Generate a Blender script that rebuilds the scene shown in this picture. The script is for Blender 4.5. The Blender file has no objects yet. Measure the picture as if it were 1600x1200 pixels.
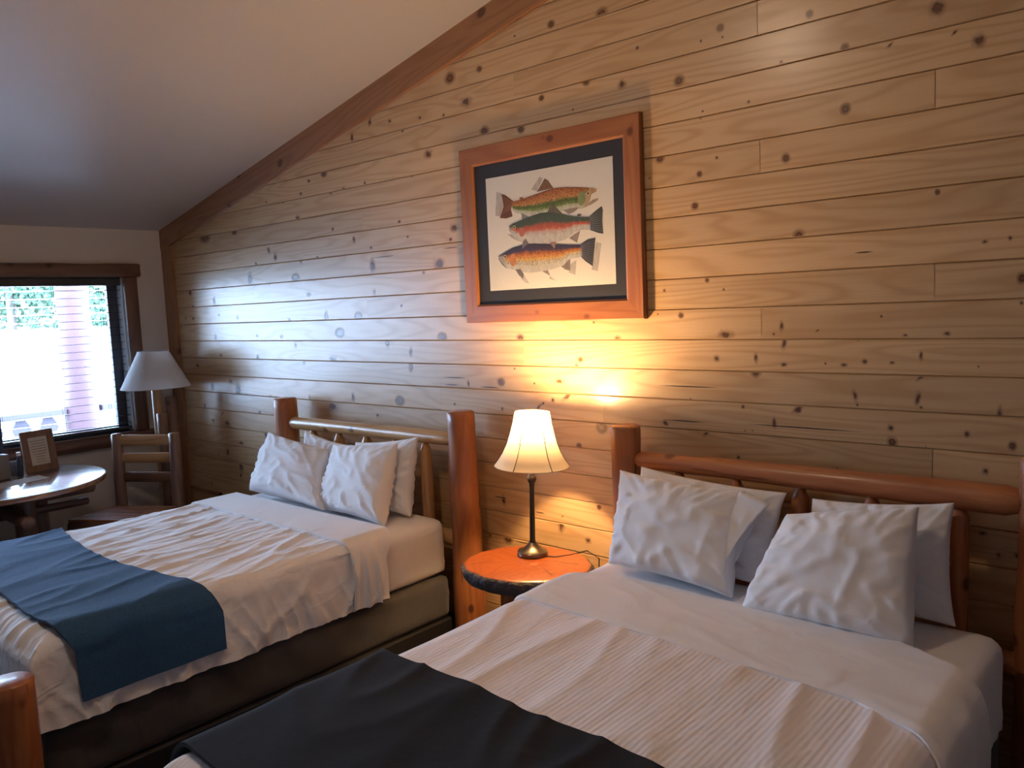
import bpy, bmesh, math, random
import numpy as np
from mathutils import Vector, Matrix, noise
random.seed(7)
S = bpy.context.scene
COL = S.collection
PI = math.pi
sin, cos = math.sin, math.cos
def nz(x, y, z=0.0): return noise.noise(Vector((x, y, z)))

# ------------------------------------------------------------------ materials
def newmat(name):
    m = bpy.data.materials.new(name); m.use_nodes = True
    nt = m.node_tree
    for n in list(nt.nodes): nt.nodes.remove(n)
    out = nt.nodes.new('ShaderNodeOutputMaterial')
    return m, nt, out
def N(nt, t, **kw):
    n = nt.nodes.new(t)
    for k, v in kw.items():
        if k.startswith('i_'):
            key = k[2:].replace('_', ' ')
            n.inputs[key].default_value = v
        else: setattr(n, k, v)
    return n
def L(nt, a, b): nt.links.new(a, b)
def c4(c): return (c[0], c[1], c[2], 1.0)
def mathn(nt, op, a, b=None, clamp=False):
    n = nt.nodes.new('ShaderNodeMath'); n.operation = op; n.use_clamp = clamp
    for i, v in enumerate((a, b)):
        if v is None: continue
        if isinstance(v, (int, float)): n.inputs[i].default_value = v
        else: nt.links.new(v, n.inputs[i])
    return n.outputs[0]
def maprange(nt, v, a, b, c=0.0, d=1.0):
    n = nt.nodes.new('ShaderNodeMapRange'); nt.links.new(v, n.inputs['Value'])
    n.inputs['From Min'].default_value = a; n.inputs['From Max'].default_value = b
    n.inputs['To Min'].default_value = c; n.inputs['To Max'].default_value = d
    return n.outputs[0]
def mixc(nt, fac, a, b, mode='MIX'):
    n = nt.nodes.new('ShaderNodeMix'); n.data_type = 'RGBA'; n.blend_type = mode
    if isinstance(fac, (int, float)): n.inputs[0].default_value = fac
    else: nt.links.new(fac, n.inputs[0])
    for i, v in ((6, a), (7, b)):
        if isinstance(v, tuple): n.inputs[i].default_value = c4(v)
        else: nt.links.new(v, n.inputs[i])
    return n.outputs[2]
def noisen(nt, vec, scale, detail=2.0, rough=0.5, dist=0.0):
    n = nt.nodes.new('ShaderNodeTexNoise')
    n.inputs['Scale'].default_value = scale; n.inputs['Detail'].default_value = detail
    n.inputs['Roughness'].default_value = rough; n.inputs['Distortion'].default_value = dist
    if vec is not None: nt.links.new(vec, n.inputs['Vector'])
    return n.outputs[0]
def mapping(nt, vec, scale=(1, 1, 1), loc=(0, 0, 0), rot=(0, 0, 0)):
    n = nt.nodes.new('ShaderNodeMapping')
    n.inputs['Scale'].default_value = scale; n.inputs['Location'].default_value = loc; n.inputs['Rotation'].default_value = rot
    nt.links.new(vec, n.inputs['Vector']); return n.outputs[0]
def bump(nt, h, strength, dist, normal=None):
    n = nt.nodes.new('ShaderNodeBump'); n.inputs['Strength'].default_value = strength; n.inputs['Distance'].default_value = dist
    nt.links.new(h, n.inputs['Height'])
    if normal is not None: nt.links.new(normal, n.inputs['Normal'])
    return n.outputs[0]
def bsdf(nt, out, **kw):
    b = nt.nodes.new('ShaderNodeBsdfPrincipled')
    for k, v in kw.items():
        key = k.replace('_', ' ')
        b.inputs[key].default_value = c4(v) if isinstance(v, tuple) and len(v) == 3 else v
    nt.links.new(b.outputs[0], out.inputs['Surface'])
    return b

def wood(name, light, mid, dark, rough=0.4, streak=0.0, coat=0.3, freq=60.0, knots=0.0, bumpd=0.0006, var=0.25, lscale=0.9, cscale=9.0, coatr=0.2, fine=0.35):
    """wood with the grain along z of the 'gp' attribute"""
    m, nt, out = newmat(name)
    at = N(nt, 'ShaderNodeAttribute', attribute_name='gp'); gp = at.outputs['Vector']
    rn = N(nt, 'ShaderNodeAttribute', attribute_name='rnd')
    v1 = mapping(nt, gp, (cscale, cscale, lscale))
    n1 = noisen(nt, v1, 1.0, 1.5, 0.4)
    ph = mathn(nt, 'MULTIPLY', n1, freq)
    rings = mathn(nt, 'SINE', ph)
    rings = maprange(nt, rings, -1, 1)
    rings = mathn(nt, 'POWER', rings, 2.2)
    v2 = mapping(nt, gp, (260, 260, 5))
    n2 = noisen(nt, v2, 1.0, 3.0, 0.6)
    v3 = mapping(nt, gp, (7, 7, 1.3))
    n3 = noisen(nt, v3, 1.0, 2.0, 0.5)
    col = mixc(nt, mathn(nt, 'MULTIPLY', rings, 0.75), light, mid)
    f2 = maprange(nt, n2, 0.35, 0.75)
    col = mixc(nt, mathn(nt, 'MULTIPLY', f2, fine), col, mid)
    f3 = maprange(nt, n3, 0.5, 0.8)
    col = mixc(nt, mathn(nt, 'MULTIPLY', f3, 0.55), col, mid)
    if knots > 0:
        v4 = mapping(nt, gp, (knots, knots, knots * 0.75))
        vo = N(nt, 'ShaderNodeTexVoronoi', feature='F1'); vo.inputs['Scale'].default_value = 1.0
        L(nt, v4, vo.inputs['Vector'])
        d = vo.outputs['Distance']
        k = maprange(nt, d, 0.09, 0.17, 1.0, 0.0)
        col = mixc(nt, mathn(nt, 'MULTIPLY', k, 0.85), col, dark)
    if streak > 0:
        n5 = noisen(nt, mapping(nt, gp, (34, 34, 1.7)), 1.0, 2.0, 0.6)
        col = mixc(nt, mathn(nt, 'MULTIPLY', maprange(nt, n5, 0.66, 0.70), streak), col, dark)
        n6 = noisen(nt, mapping(nt, gp, (9, 9, 2.4)), 1.0, 3.0, 0.6)
        col = mixc(nt, mathn(nt, 'MULTIPLY', maprange(nt, n6, 0.45, 0.7), 0.45), col, mid)
    hv = N(nt, 'ShaderNodeHueSaturation')
    vv = maprange(nt, rn.outputs['Fac'], 0, 1, 1 - var, 1 + var)
    L(nt, vv, hv.inputs['Value']); L(nt, col, hv.inputs['Color'])
    b = bsdf(nt, out, Roughness=rough, Coat_Weight=coat, Coat_Roughness=coatr)
    L(nt, hv.outputs[0], b.inputs['Base Color'])
    hgt = mathn(nt, 'ADD', mathn(nt, 'MULTIPLY', rings, 0.5), mathn(nt, 'MULTIPLY', n2, 0.7))
    bn = bump(nt, hgt, 1.0, bumpd)
    L(nt, bn, b.inputs['Normal'])
    return m

M = {}
M['pine'] = wood('pine_plank', (0.63, 0.405, 0.205), (0.49, 0.285, 0.12), (0.10, 0.04, 0.02), rough=0.45, coat=0.65, freq=75, var=0.10, lscale=0.7, cscale=7.5, bumpd=0.0004, coatr=0.26, fine=0.35)
M['trim'] = wood('trim_pine', (0.38, 0.18, 0.078), (0.28, 0.115, 0.045), (0.07, 0.02, 0.008), rough=0.4, coat=0.3, freq=45, knots=5.5, var=0.1)
M['frame'] = wood('frame_pine', (0.37, 0.135, 0.038), (0.27, 0.085, 0.022), (0.09, 0.02, 0.006), rough=0.4, coat=0.3, freq=50, knots=8, var=0.08)
M['log'] = wood('orange_log', (0.50, 0.19, 0.065), (0.33, 0.10, 0.033), (0.05, 0.016, 0.009), rough=0.42, coat=0.35, freq=32, knots=7, var=0.22, lscale=1.3, cscale=11, coatr=0.22, bumpd=0.0012, fine=.6, streak=0.8)
M['paleog'] = wood('pale_log', (0.58, 0.34, 0.15), (0.42, 0.21, 0.08), (0.10, 0.03, 0.012), rough=0.36, coat=0.5, freq=30, knots=7, var=0.15, lscale=1.2, cscale=11)
M['brownlog'] = wood('brown_log', (0.22, 0.12, 0.075), (0.14, 0.07, 0.045), (0.035, 0.014, 0.01), rough=0.45, coat=0.25, streak=0.6, freq=30, knots=7, var=0.2)
M['casing'] = wood('window_casing_wood', (0.17, 0.085, 0.06), (0.10, 0.048, 0.035), (0.025, 0.01, 0.008), rough=0.5, coat=0.15, freq=35, knots=6, var=0.15)
M['tabletop'] = wood('table_top_wood', (0.30, 0.15, 0.075), (0.20, 0.09, 0.045), (0.05, 0.02, 0.01), rough=0.25, coat=0.9, freq=40, knots=0, var=0.05, coatr=0.12)
M['slab'] = wood('slab_top_wood', (0.29, 0.070, 0.015), (0.22, 0.045, 0.010), (0.08, 0.02, 0.008), rough=0.35, coat=0.4, freq=60, knots=0, var=0.03, lscale=6, cscale=6, fine=0.15)

def knotmat(name, kind):
    m, nt, out = newmat(name)
    uv = N(nt, 'ShaderNodeUVMap', uv_map='UVMap').outputs[0]
    geo = N(nt, 'ShaderNodeNewGeometry').outputs['Position']
    n1 = N(nt, 'ShaderNodeTexNoise'); n1.inputs['Scale'].default_value = 45; L(nt, geo, n1.inputs['Vector'])
    nv = N(nt, 'ShaderNodeVectorMath', operation='SUBTRACT'); L(nt, n1.outputs['Color'], nv.inputs[0]); nv.inputs[1].default_value = (0.5, 0.5, 0.5)
    nv2 = N(nt, 'ShaderNodeVectorMath', operation='SCALE'); L(nt, nv.outputs[0], nv2.inputs[0]); nv2.inputs['Scale'].default_value = {'r': 0.28, 's': 0.75, 'c': 0.22}[kind]
    ad = N(nt, 'ShaderNodeVectorMath', operation='ADD'); L(nt, uv, ad.inputs[0]); L(nt, nv2.outputs[0], ad.inputs[1])
    sp = N(nt, 'ShaderNodeSeparateXYZ'); L(nt, ad.outputs[0], sp.inputs[0])
    x2 = mathn(nt, 'MULTIPLY', sp.outputs[0], sp.outputs[0]); y2 = mathn(nt, 'MULTIPLY', sp.outputs[1], sp.outputs[1])
    r = mathn(nt, 'SQRT', mathn(nt, 'ADD', x2, y2))
    cr = N(nt, 'ShaderNodeValToRGB'); L(nt, r, cr.inputs[0]); e = cr.color_ramp
    al = N(nt, 'ShaderNodeValToRGB'); L(nt, r, al.inputs[0]); a = al.color_ramp
    if kind == 'r':
        stops = [(0.0, (0.13, 0.04, 0.015)), (0.22, (0.19, 0.07, 0.025)), (0.33, (0.07, 0.018, 0.006)), (0.42, (0.06, 0.016, 0.006)), (0.52, (0.42, 0.24, 0.10)), (0.62, (0.26, 0.13, 0.055)), (0.72, (0.45, 0.28, 0.13)), (1.0, (0.36, 0.22, 0.10))]
        als = [(0.0, 1.0), (0.44, 1.0), (0.53, 0.55), (0.8, 0.28), (1.0, 0.0)]
    elif kind == 's':
        stops = [(0.0, (0.10, 0.035, 0.018)), (0.3, (0.16, 0.06, 0.03)), (1.0, (0.26, 0.14, 0.07))]
        als = [(0.0, 0.9), (0.3, 0.7), (0.5, 0.3), (0.95, 0.0)]
    else:
        stops = [(0.0, (0.045, 0.016, 0.01)), (1.0, (0.16, 0.07, 0.035))]
        als = [(0.0, 0.95), (0.45, 0.8), (0.8, 0.0)]
    def fill(ramp, st, col):
        while len(ramp.elements) > 1: ramp.elements.remove(ramp.elements[-1])
        for i, (p, v) in enumerate(st):
            el = ramp.elements[0] if i == 0 else ramp.elements.new(p)
            el.position = p; el.color = c4(v) if col else (v, v, v, 1)
    fill(e, stops, True); fill(a, als, False)
    b = N(nt, 'ShaderNodeBsdfPrincipled'); L(nt, cr.outputs[0], b.inputs['Base Color']); b.inputs['Roughness'].default_value = 0.42
    b.inputs['Coat Weight'].default_value = 0.65; b.inputs['Coat Roughness'].default_value = 0.26
    L(nt, al.outputs[0], b.inputs['Alpha'])
    L(nt, b.outputs[0], out.inputs['Surface'])
    return m
M['knot_r'] = knotmat('pine_knot_ringed', 'r'); M['knot_s'] = knotmat('pine_knot_smear', 's'); M['knot_c'] = knotmat('pine_crack', 'c')

def cloth(name, col, rough=0.9, weave=900.0, wb=0.0004, crease=0.004, cs=9.0, sheen=0.15, stripes=0.0, fold=0.0, fs=7.0, speckle=0.0, sss=0.0, axis=0, cstretch=(1, 1, 1)):
    m, nt, out = newmat(name)
    tc = N(nt, 'ShaderNodeTexCoord').outputs['Object']
    b = bsdf(nt, out, Roughness=rough, Sheen_Weight=sheen, Sheen_Roughness=0.5)
    w = noisen(nt, tc, weave, 1.0)
    if speckle > 0:
        w2 = noisen(nt, tc, weave * 0.4, 2.0, 0.7)
        f = maprange(nt, w2, 0.35, 0.7)
        L(nt, mixc(nt, mathn(nt, 'MULTIPLY', f, speckle), col, tuple(min(1, c * 2.2 + 0.002) for c in col)), b.inputs['Base Color'])
    else: b.inputs['Base Color'].default_value = c4(col)
    bn = bump(nt, w, 0.6, wb)
    v = mapping(nt, tc, cstretch)
    c1 = noisen(nt, v, cs, 3.0, 0.55, 0.6)
    bn = bump(nt, c1, 1.0, crease, bn)
    if fold > 0:      # sharp creases: ridges of a warped noise
        c2 = noisen(nt, v, fs, 2.0, 0.5, 1.2)
        rg = mathn(nt, 'ABSOLUTE', mathn(nt, 'SUBTRACT', c2, 0.5))
        rg = maprange(nt, rg, 0.0, 0.09, 1.0, 0.0)
        bn = bump(nt, mathn(nt, 'POWER', rg, 1.6), 1.0, fold, bn)
    if stripes > 0:
        sx = N(nt, 'ShaderNodeSeparateXYZ'); L(nt, tc, sx.inputs[0])
        st = mathn(nt, 'SINE', mathn(nt, 'MULTIPLY', sx.outputs[axis], 2 * PI / stripes))
        bn = bump(nt, st, 0.5, 0.0005, bn)
    L(nt, bn, b.inputs['Normal'])
    return m
M['sheet'] = cloth('white_sheet', (0.84, 0.83, 0.85), crease=0.007, cs=5)
M['duvet_near'] = cloth('white_striped_duvet', (0.86, 0.81, 0.83), crease=0.006, cs=4, stripes=0.017, fold=0.0006, fs=2.5, cstretch=(2.2, .8, 1))
M['duvet_far'] = cloth('white_crumpled_duvet', (0.84, 0.83, 0.85), crease=0.010, cs=6, fold=0.0012, fs=4.0, cstretch=(2.4, 1.0, 1.5))
M['pillow'] = cloth('pillow_cotton', (0.84, 0.84, 0.87), crease=0.005, cs=6.5, fold=0.0005, fs=4.5)
M['blue'] = cloth('blue_fleece', (0.012, 0.060, 0.150), crease=0.006, cs=7, weave=420, wb=0.0015, sheen=0.04, speckle=0.45)
M['navy'] = cloth('dark_knit', (0.0045, 0.007, 0.013), crease=0.004, cs=6, weave=500, wb=0.0015, sheen=0.015, speckle=0.15, rough=1.0)
M['grey'] = cloth('grey_box_spring_cover', (0.052, 0.050, 0.054), crease=0.010, cs=4, sheen=0.1, cstretch=(1, 1.6, .6))
M['carpet'] = cloth('dark_carpet', (0.016, 0.017, 0.024), crease=0.003, cs=40, weave=300, wb=0.003, sheen=0.05, speckle=0.3)

def plain(name, col, rough=0.5, metal=0.0, coat=0.0, bumps=0.0, bscale=60.0):
    m, nt, out = newmat(name)
    b = bsdf(nt, out, Roughness=rough, Metallic=metal, Coat_Weight=coat)
    tc = N(nt, 'ShaderNodeTexCoord').outputs['Object']
    n = noisen(nt, tc, bscale, 3.0)
    L(nt, mixc(nt, mathn(nt, 'MULTIPLY', n, 0.25), col, tuple(c * 0.7 for c in col)), b.inputs['Base Color'])
    if bumps: L(nt, bump(nt, n, 1.0, bumps), b.inputs['Normal'])
    return m
M['drywall'] = plain('painted_drywall', (0.66, 0.60, 0.56), 0.85, bumps=0.0008, bscale=90)
M['ceiling'] = plain('painted_ceiling', (0.54, 0.50, 0.50), 0.42, bumps=0.0007, bscale=110)
M['slat'] = plain('dark_blind_slat', (0.03, 0.035, 0.05), 0.25, coat=0.6)
M['blackrail'] = plain('dark_blind_rail', (0.012, 0.016, 0.03), 0.4)
M['liner'] = plain('window_jamb_liner', (0.62, 0.60, 0.58), 0.5)
M['sash'] = plain('dark_window_sash', (0.05, 0.055, 0.075), 0.4)
M['bronze'] = plain('dark_bronze', (0.035, 0.025, 0.02), 0.32, metal=0.7)
M['bronze_l'] = plain('brushed_bronze', (0.16, 0.13, 0.10), 0.3, metal=0.9)
M['black'] = plain('black_metal', (0.01, 0.01, 0.012), 0.5)
M['mat'] = plain('black_mat_board', (0.022, 0.021, 0.024), 0.8)
M['paper'] = plain('printed_paper', (0.62, 0.58, 0.50), 0.8)
M['card'] = plain('note_card', (0.60, 0.56, 0.52), 0.8)
M['ink'] = plain('grey_ink', (0.2, 0.18, 0.18), 0.8)
M['darkbox'] = plain('dark_plastic', (0.03, 0.05, 0.09), 0.5)
M['greybox'] = plain('grey_plastic', (0.20, 0.19, 0.20), 0.5)
M['seam'] = plain('brown_seam', (0.04, 0.02, 0.01), 0.7)
M['pole_out'] = plain('stained_porch_wood', (0.115, 0.06, 0.07), 0.6, bumps=0.004, bscale=8)
M['rail_out'] = plain('porch_railing_wood', (0.10, 0.085, 0.11), 0.6)
M['ground'] = plain('pale_ground', (0.80, 0.84, 0.88), 0.9, bscale=0.6)
M['leaf'] = plain('tree_leaf', (0.09, 0.17, 0.11), 0.5)
M['leaf2'] = plain('tree_leaf_pale', (0.18, 0.26, 0.15), 0.5)
M['bark'] = plain('tree_bark', (0.16, 0.12, 0.10), 0.8)
M['ext'] = plain('exterior_siding', (0.25, 0.16, 0.12), 0.7)
M['darkbark'] = plain('rough_dark_bark', (0.045, 0.03, 0.026), 0.8, bumps=0.02, bscale=30)
M['cable'] = plain('clear_cord', (0.5, 0.45, 0.38), 0.4)
M['whitecap'] = plain('white_plastic', (0.8, 0.8, 0.8), 0.4)

def shade_mat(name, col, trans):
    m, nt, out = newmat(name)
    d = N(nt, 'ShaderNodeBsdfDiffuse'); d.inputs[0].default_value = c4(col)
    t = N(nt, 'ShaderNodeBsdfTranslucent')
    tc = N(nt, 'ShaderNodeTexCoord').outputs['Object']
    w = noisen(nt, mapping(nt, tc, (300, 300, 300)), 1.0, 2.0)
    L(nt, mixc(nt, mathn(nt, 'MULTIPLY', w, 0.25), col, tuple(c * .85 for c in col)), d.inputs[0])
    t.inputs[0].default_value = c4(col)
    mx = N(nt, 'ShaderNodeMixShader'); mx.inputs[0].default_value = trans
    L(nt, d.outputs[0], mx.inputs[1]); L(nt, t.outputs[0], mx.inputs[2]); L(nt, mx.outputs[0], out.inputs['Surface'])
    return m
M['shade'] = shade_mat('cream_lamp_shade', (0.80, 0.68, 0.50), 0.13)
M['shade_w'] = shade_mat('white_lamp_shade', (0.72, 0.70, 0.70), 0.25)
def emit(name, col, s):
    m, nt, out = newmat(name)
    e = N(nt, 'ShaderNodeEmission'); e.inputs[0].default_value = c4(col); e.inputs[1].default_value = s
    L(nt, e.outputs[0], out.inputs['Surface']); return m
def glassy(name, alpha=0.12):
    m, nt, out = newmat(name)
    t = N(nt, 'ShaderNodeBsdfTransparent'); g = N(nt, 'ShaderNodeBsdfGlossy'); g.inputs['Roughness'].default_value = 0.03
    f = N(nt, 'ShaderNodeFresnel'); f.inputs[0].default_value = 1.45
    mx = N(nt, 'ShaderNodeMixShader')
    L(nt, mathn(nt, 'ADD', f.outputs[0], alpha * 0.1), mx.inputs[0]); L(nt, t.outputs[0], mx.inputs[1]); L(nt, g.outputs[0], mx.inputs[2])
    L(nt, mx.outputs[0], out.inputs['Surface']); return m
M['glass'] = glassy('clear_glass')

def printmat():
    m, nt, out = newmat('fish_print_ink')
    at = N(nt, 'ShaderNodeAttribute', attribute_name='ink')
    tc = N(nt, 'ShaderNodeTexCoord').outputs['Object']
    sp = noisen(nt, tc, 190, 0.0, 0.5)
    k = maprange(nt, sp, 0.54, 0.60)
    n2 = noisen(nt, mapping(nt, tc, (60, 60, 25)), 1.0, 3.0)
    col = mixc(nt, maprange(nt, n2, 0.3, 0.8, 0.0, 0.45), at.outputs['Color'], (0.30, 0.28, 0.25), 'MULTIPLY')
    col = mixc(nt, mathn(nt, 'MULTIPLY', k, mathn(nt, 'MULTIPLY', at.outputs['Alpha'], 0.8)), col, (0.05, 0.02, 0.015))
    b = bsdf(nt, out, Roughness=0.8)
    L(nt, col, b.inputs['Base Color'])
    return m
M['ink_fish'] = printmat()

# ------------------------------------------------------------------ objects
def tag(o, label=None, cat=None, group=None, kind=None):
    if label: o['label'] = label
    if cat: o['category'] = cat
    if group: o['group'] = group
    if kind: o['kind'] = kind
    return o
def empty(name, loc, label, cat, group=None):
    o = bpy.data.objects.new(name, None); COL.objects.link(o); o.location = loc
    o.empty_display_size = 0.05
    return tag(o, label, cat, group)
def mesh(name, V, Fc, mats, parent=None, smooth=True, midx=None, gp=None, rnd=None, sharp=None):
    me = bpy.data.meshes.new(name)
    if parent is not None:
        off = parent.matrix_world.translation if False else world_loc(parent)
        V = [(v[0] - off[0], v[1] - off[1], v[2] - off[2]) for v in V]
    me.from_pydata([tuple(v) for v in V], [], Fc)
    me.update()
    if not isinstance(mats, (list, tuple)): mats = [mats]
    for m in mats: me.materials.append(m)
    if midx is not None: me.polygons.foreach_set('material_index', midx)
    me.polygons.foreach_set('use_smooth', [bool(smooth)] * len(me.polygons))
    if gp is not None:
        a = me.attributes.new('gp', 'FLOAT_VECTOR', 'POINT'); a.data.foreach_set('vector', [c for v in gp for c in v])
        r = me.attributes.new('rnd', 'FLOAT', 'POINT')
        rr = rnd if isinstance(rnd, (list, tuple)) else [0.5 if rnd is None else rnd] * len(V)
        r.data.foreach_set('value', rr)
    if smooth and sharp: me.set_sharp_from_angle(angle=math.radians(sharp))
    o = bpy.data.objects.new(name, me); COL.objects.link(o)
    if parent is not None: o.parent = parent
    return o
def world_loc(o):
    v = Vector((0, 0, 0))
    while o is not None: v = v + Vector(o.location); o = o.parent
    return v
class MB:
    def __init__(s): s.V = []; s.F = []; s.G = []; s.R = []; s.I = []
    def add(s, V, Fc, gp=None, rnd=0.5, mi=0):
        b = len(s.V); s.V += [tuple(v) for v in V]; s.F += [tuple(i + b for i in f) for f in Fc]
        s.G += gp if gp else [tuple(v) for v in V]
        s.R += [rnd] * len(V); s.I += [mi] * len(Fc)
    def build(s, name, mats, parent=None, smooth=False, sharp=None):
        return mesh(name, s.V, s.F, mats, parent, smooth, s.I, s.G, s.R, sharp)
def box_geo(x0, x1, y0, y1, z0, z1, bev=0.0):
    bm = bmesh.new(); bmesh.ops.create_cube(bm, size=1.0)
    for v in bm.verts:
        v.co = Vector(((x0 + x1) / 2 + v.co.x * (x1 - x0), (y0 + y1) / 2 + v.co.y * (y1 - y0), (z0 + z1) / 2 + v.co.z * (z1 - z0)))
    if bev > 0: bmesh.ops.bevel(bm, geom=bm.edges[:], offset=bev, segments=2, affect='EDGES', profile=0.5)
    bm.verts.index_update()
    V = [tuple(v.co) for v in bm.verts]; Fc = [tuple(v.index for v in f.verts) for f in bm.faces]; bm.free()
    return V, Fc
def add_box(mb, x0, x1, y0, y1, z0, z1, bev=0.0, grain='x', rnd=0.5, mi=0, mtx=None):
    V, Fc = box_geo(x0, x1, y0, y1, z0, z1, bev)
    o = (random.random() * 20, random.random() * 20, random.random() * 20)
    if grain == 'x': g = [(v[1] + o[0], v[2] + o[1], v[0] + o[2]) for v in V]
    elif grain == 'y': g = [(v[0] + o[0], v[2] + o[1], v[1] + o[2]) for v in V]
    else: g = [(v[0] + o[0], v[1] + o[1], v[2] + o[2]) for v in V]
    if mtx is not None: V = [tuple(mtx @ Vector(v)) for v in V]
    mb.add(V, Fc, g, rnd, mi)
def log_geo(p0, p1, r0, r1, seg=22, rings=14, wob=0.04, cham0=0.008, cham1=0.008, tip0=None, tip1=None, squash=1.0, seed=None):
    """log from p0 to p1; tip = (length, radius) tapered tenon at that end"""
    p0 = Vector(p0); p1 = Vector(p1); d = p1 - p0; Ln = d.length; d.normalize()
    up = Vector((0, 0, 1)) if abs(d.z) < 0.9 else Vector((0, 1, 0))
    a = d.cross(up).normalized(); b = d.cross(a).normalized()
    sd = seed if seed is not None else random.random() * 100
    prof = []
    if tip0: prof += [(0, tip0[1] * 0.9), (0.001, tip0[1]), (tip0[0], r0)]
    else: prof += [(0, r0 - cham0), (cham0, r0)]
    s0 = prof[-1][0]; s1 = Ln - (tip1[0] if tip1 else cham1)
    for i in range(1, rings): prof.append((s0 + (s1 - s0) * i / rings, r0 + (r1 - r0) * i / rings))
    if tip1: prof += [(s1, r1), (Ln - 0.001, tip1[1]), (Ln, tip1[1] * 0.9)]
    else: prof += [(s1, r1), (Ln, r1 - cham1)]
    V = []; G = []; Fc = []
    for (s, r) in prof:
        for k in range(seg):
            t = 2 * PI * k / seg
            w = 1 + wob * 1.6 * nz(cos(t) * 0.9 + sd, sin(t) * 0.9, s * 3.0 + sd)
            rr = r * w
            off = a * (cos(t) * rr) + b * (sin(t) * rr * squash)
            V.append(p0 + d * s + off); G.append((cos(t) * r + sd, sin(t) * r, s + sd))
    n = len(prof)
    for i in range(n - 1):
        for k in range(seg):
            k2 = (k + 1) % seg
            Fc.append((i * seg + k, i * seg + k2, (i + 1) * seg + k2, (i + 1) * seg + k))
    b0 = len(V); V.append(p0); G.append((sd, 0, sd)); V.append(p1); G.append((sd, 0, Ln + sd))
    for k in range(seg):
        k2 = (k + 1) % seg
        Fc.append((b0, k2, k)); Fc.append((b0 + 1, (n - 1) * seg + k, (n - 1) * seg + k2))
    return V, Fc, G
def log(name, p0, p1, r0, r1, mat, parent, rnd=None, **kw):
    V, Fc, G = log_geo(p0, p1, r0, r1, **kw)
    return mesh(name, V, Fc, mat, parent, True, None, G, random.random() if rnd is None else rnd, sharp=50)
def lathe_geo(cx, cy, prof, seg=40, mtx=None):
    V = []; Fc = []
    for (r, z) in prof:
        for k in range(seg):
            t = 2 * PI * k / seg; V.append(Vector((cx + r * cos(t), cy + r * sin(t), z)))
    for i in range(len(prof) - 1):
        for k in range(seg):
            k2 = (k + 1) % seg
            Fc.append((i * seg + k, i * seg + k2, (i + 1) * seg + k2, (i + 1) * seg + k))
    if mtx is not None: V = [mtx @ v for v in V]
    return V, Fc
def lathe(name, cx, cy, prof, mat, parent, seg=40, mtx=None, sharp=40):
    V, Fc = lathe_geo(cx, cy, prof, seg, mtx)
    return mesh(name, V, Fc, mat, parent, True, sharp=sharp)
def tube_geo(pts, r, seg=6):
    V = []; Fc = []; n = len(pts)
    pts = [Vector(p) for p in pts]
    for i, p in enumerate(pts):
        d = (pts[min(i + 1, n - 1)] - pts[max(i - 1, 0)]).normalized()
        up = Vector((0, 0, 1)) if abs(d.z) < 0.9 else Vector((1, 0, 0))
        a = d.cross(up).normalized(); b = d.cross(a)
        for k in range(seg):
            t = 2 * PI * k / seg; V.append(p + a * cos(t) * r + b * sin(t) * r)
    for i in range(n - 1):
        for k in range(seg):
            k2 = (k + 1) % seg; Fc.append((i * seg + k, i * seg + k2, (i + 1) * seg + k2, (i + 1) * seg + k))
    Fc.append(tuple(range(seg))[::-1]); Fc.append(tuple((n - 1) * seg + k for k in range(seg)))
    return V, Fc
def struct(o): o['kind'] = 'structure'; return o
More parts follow.
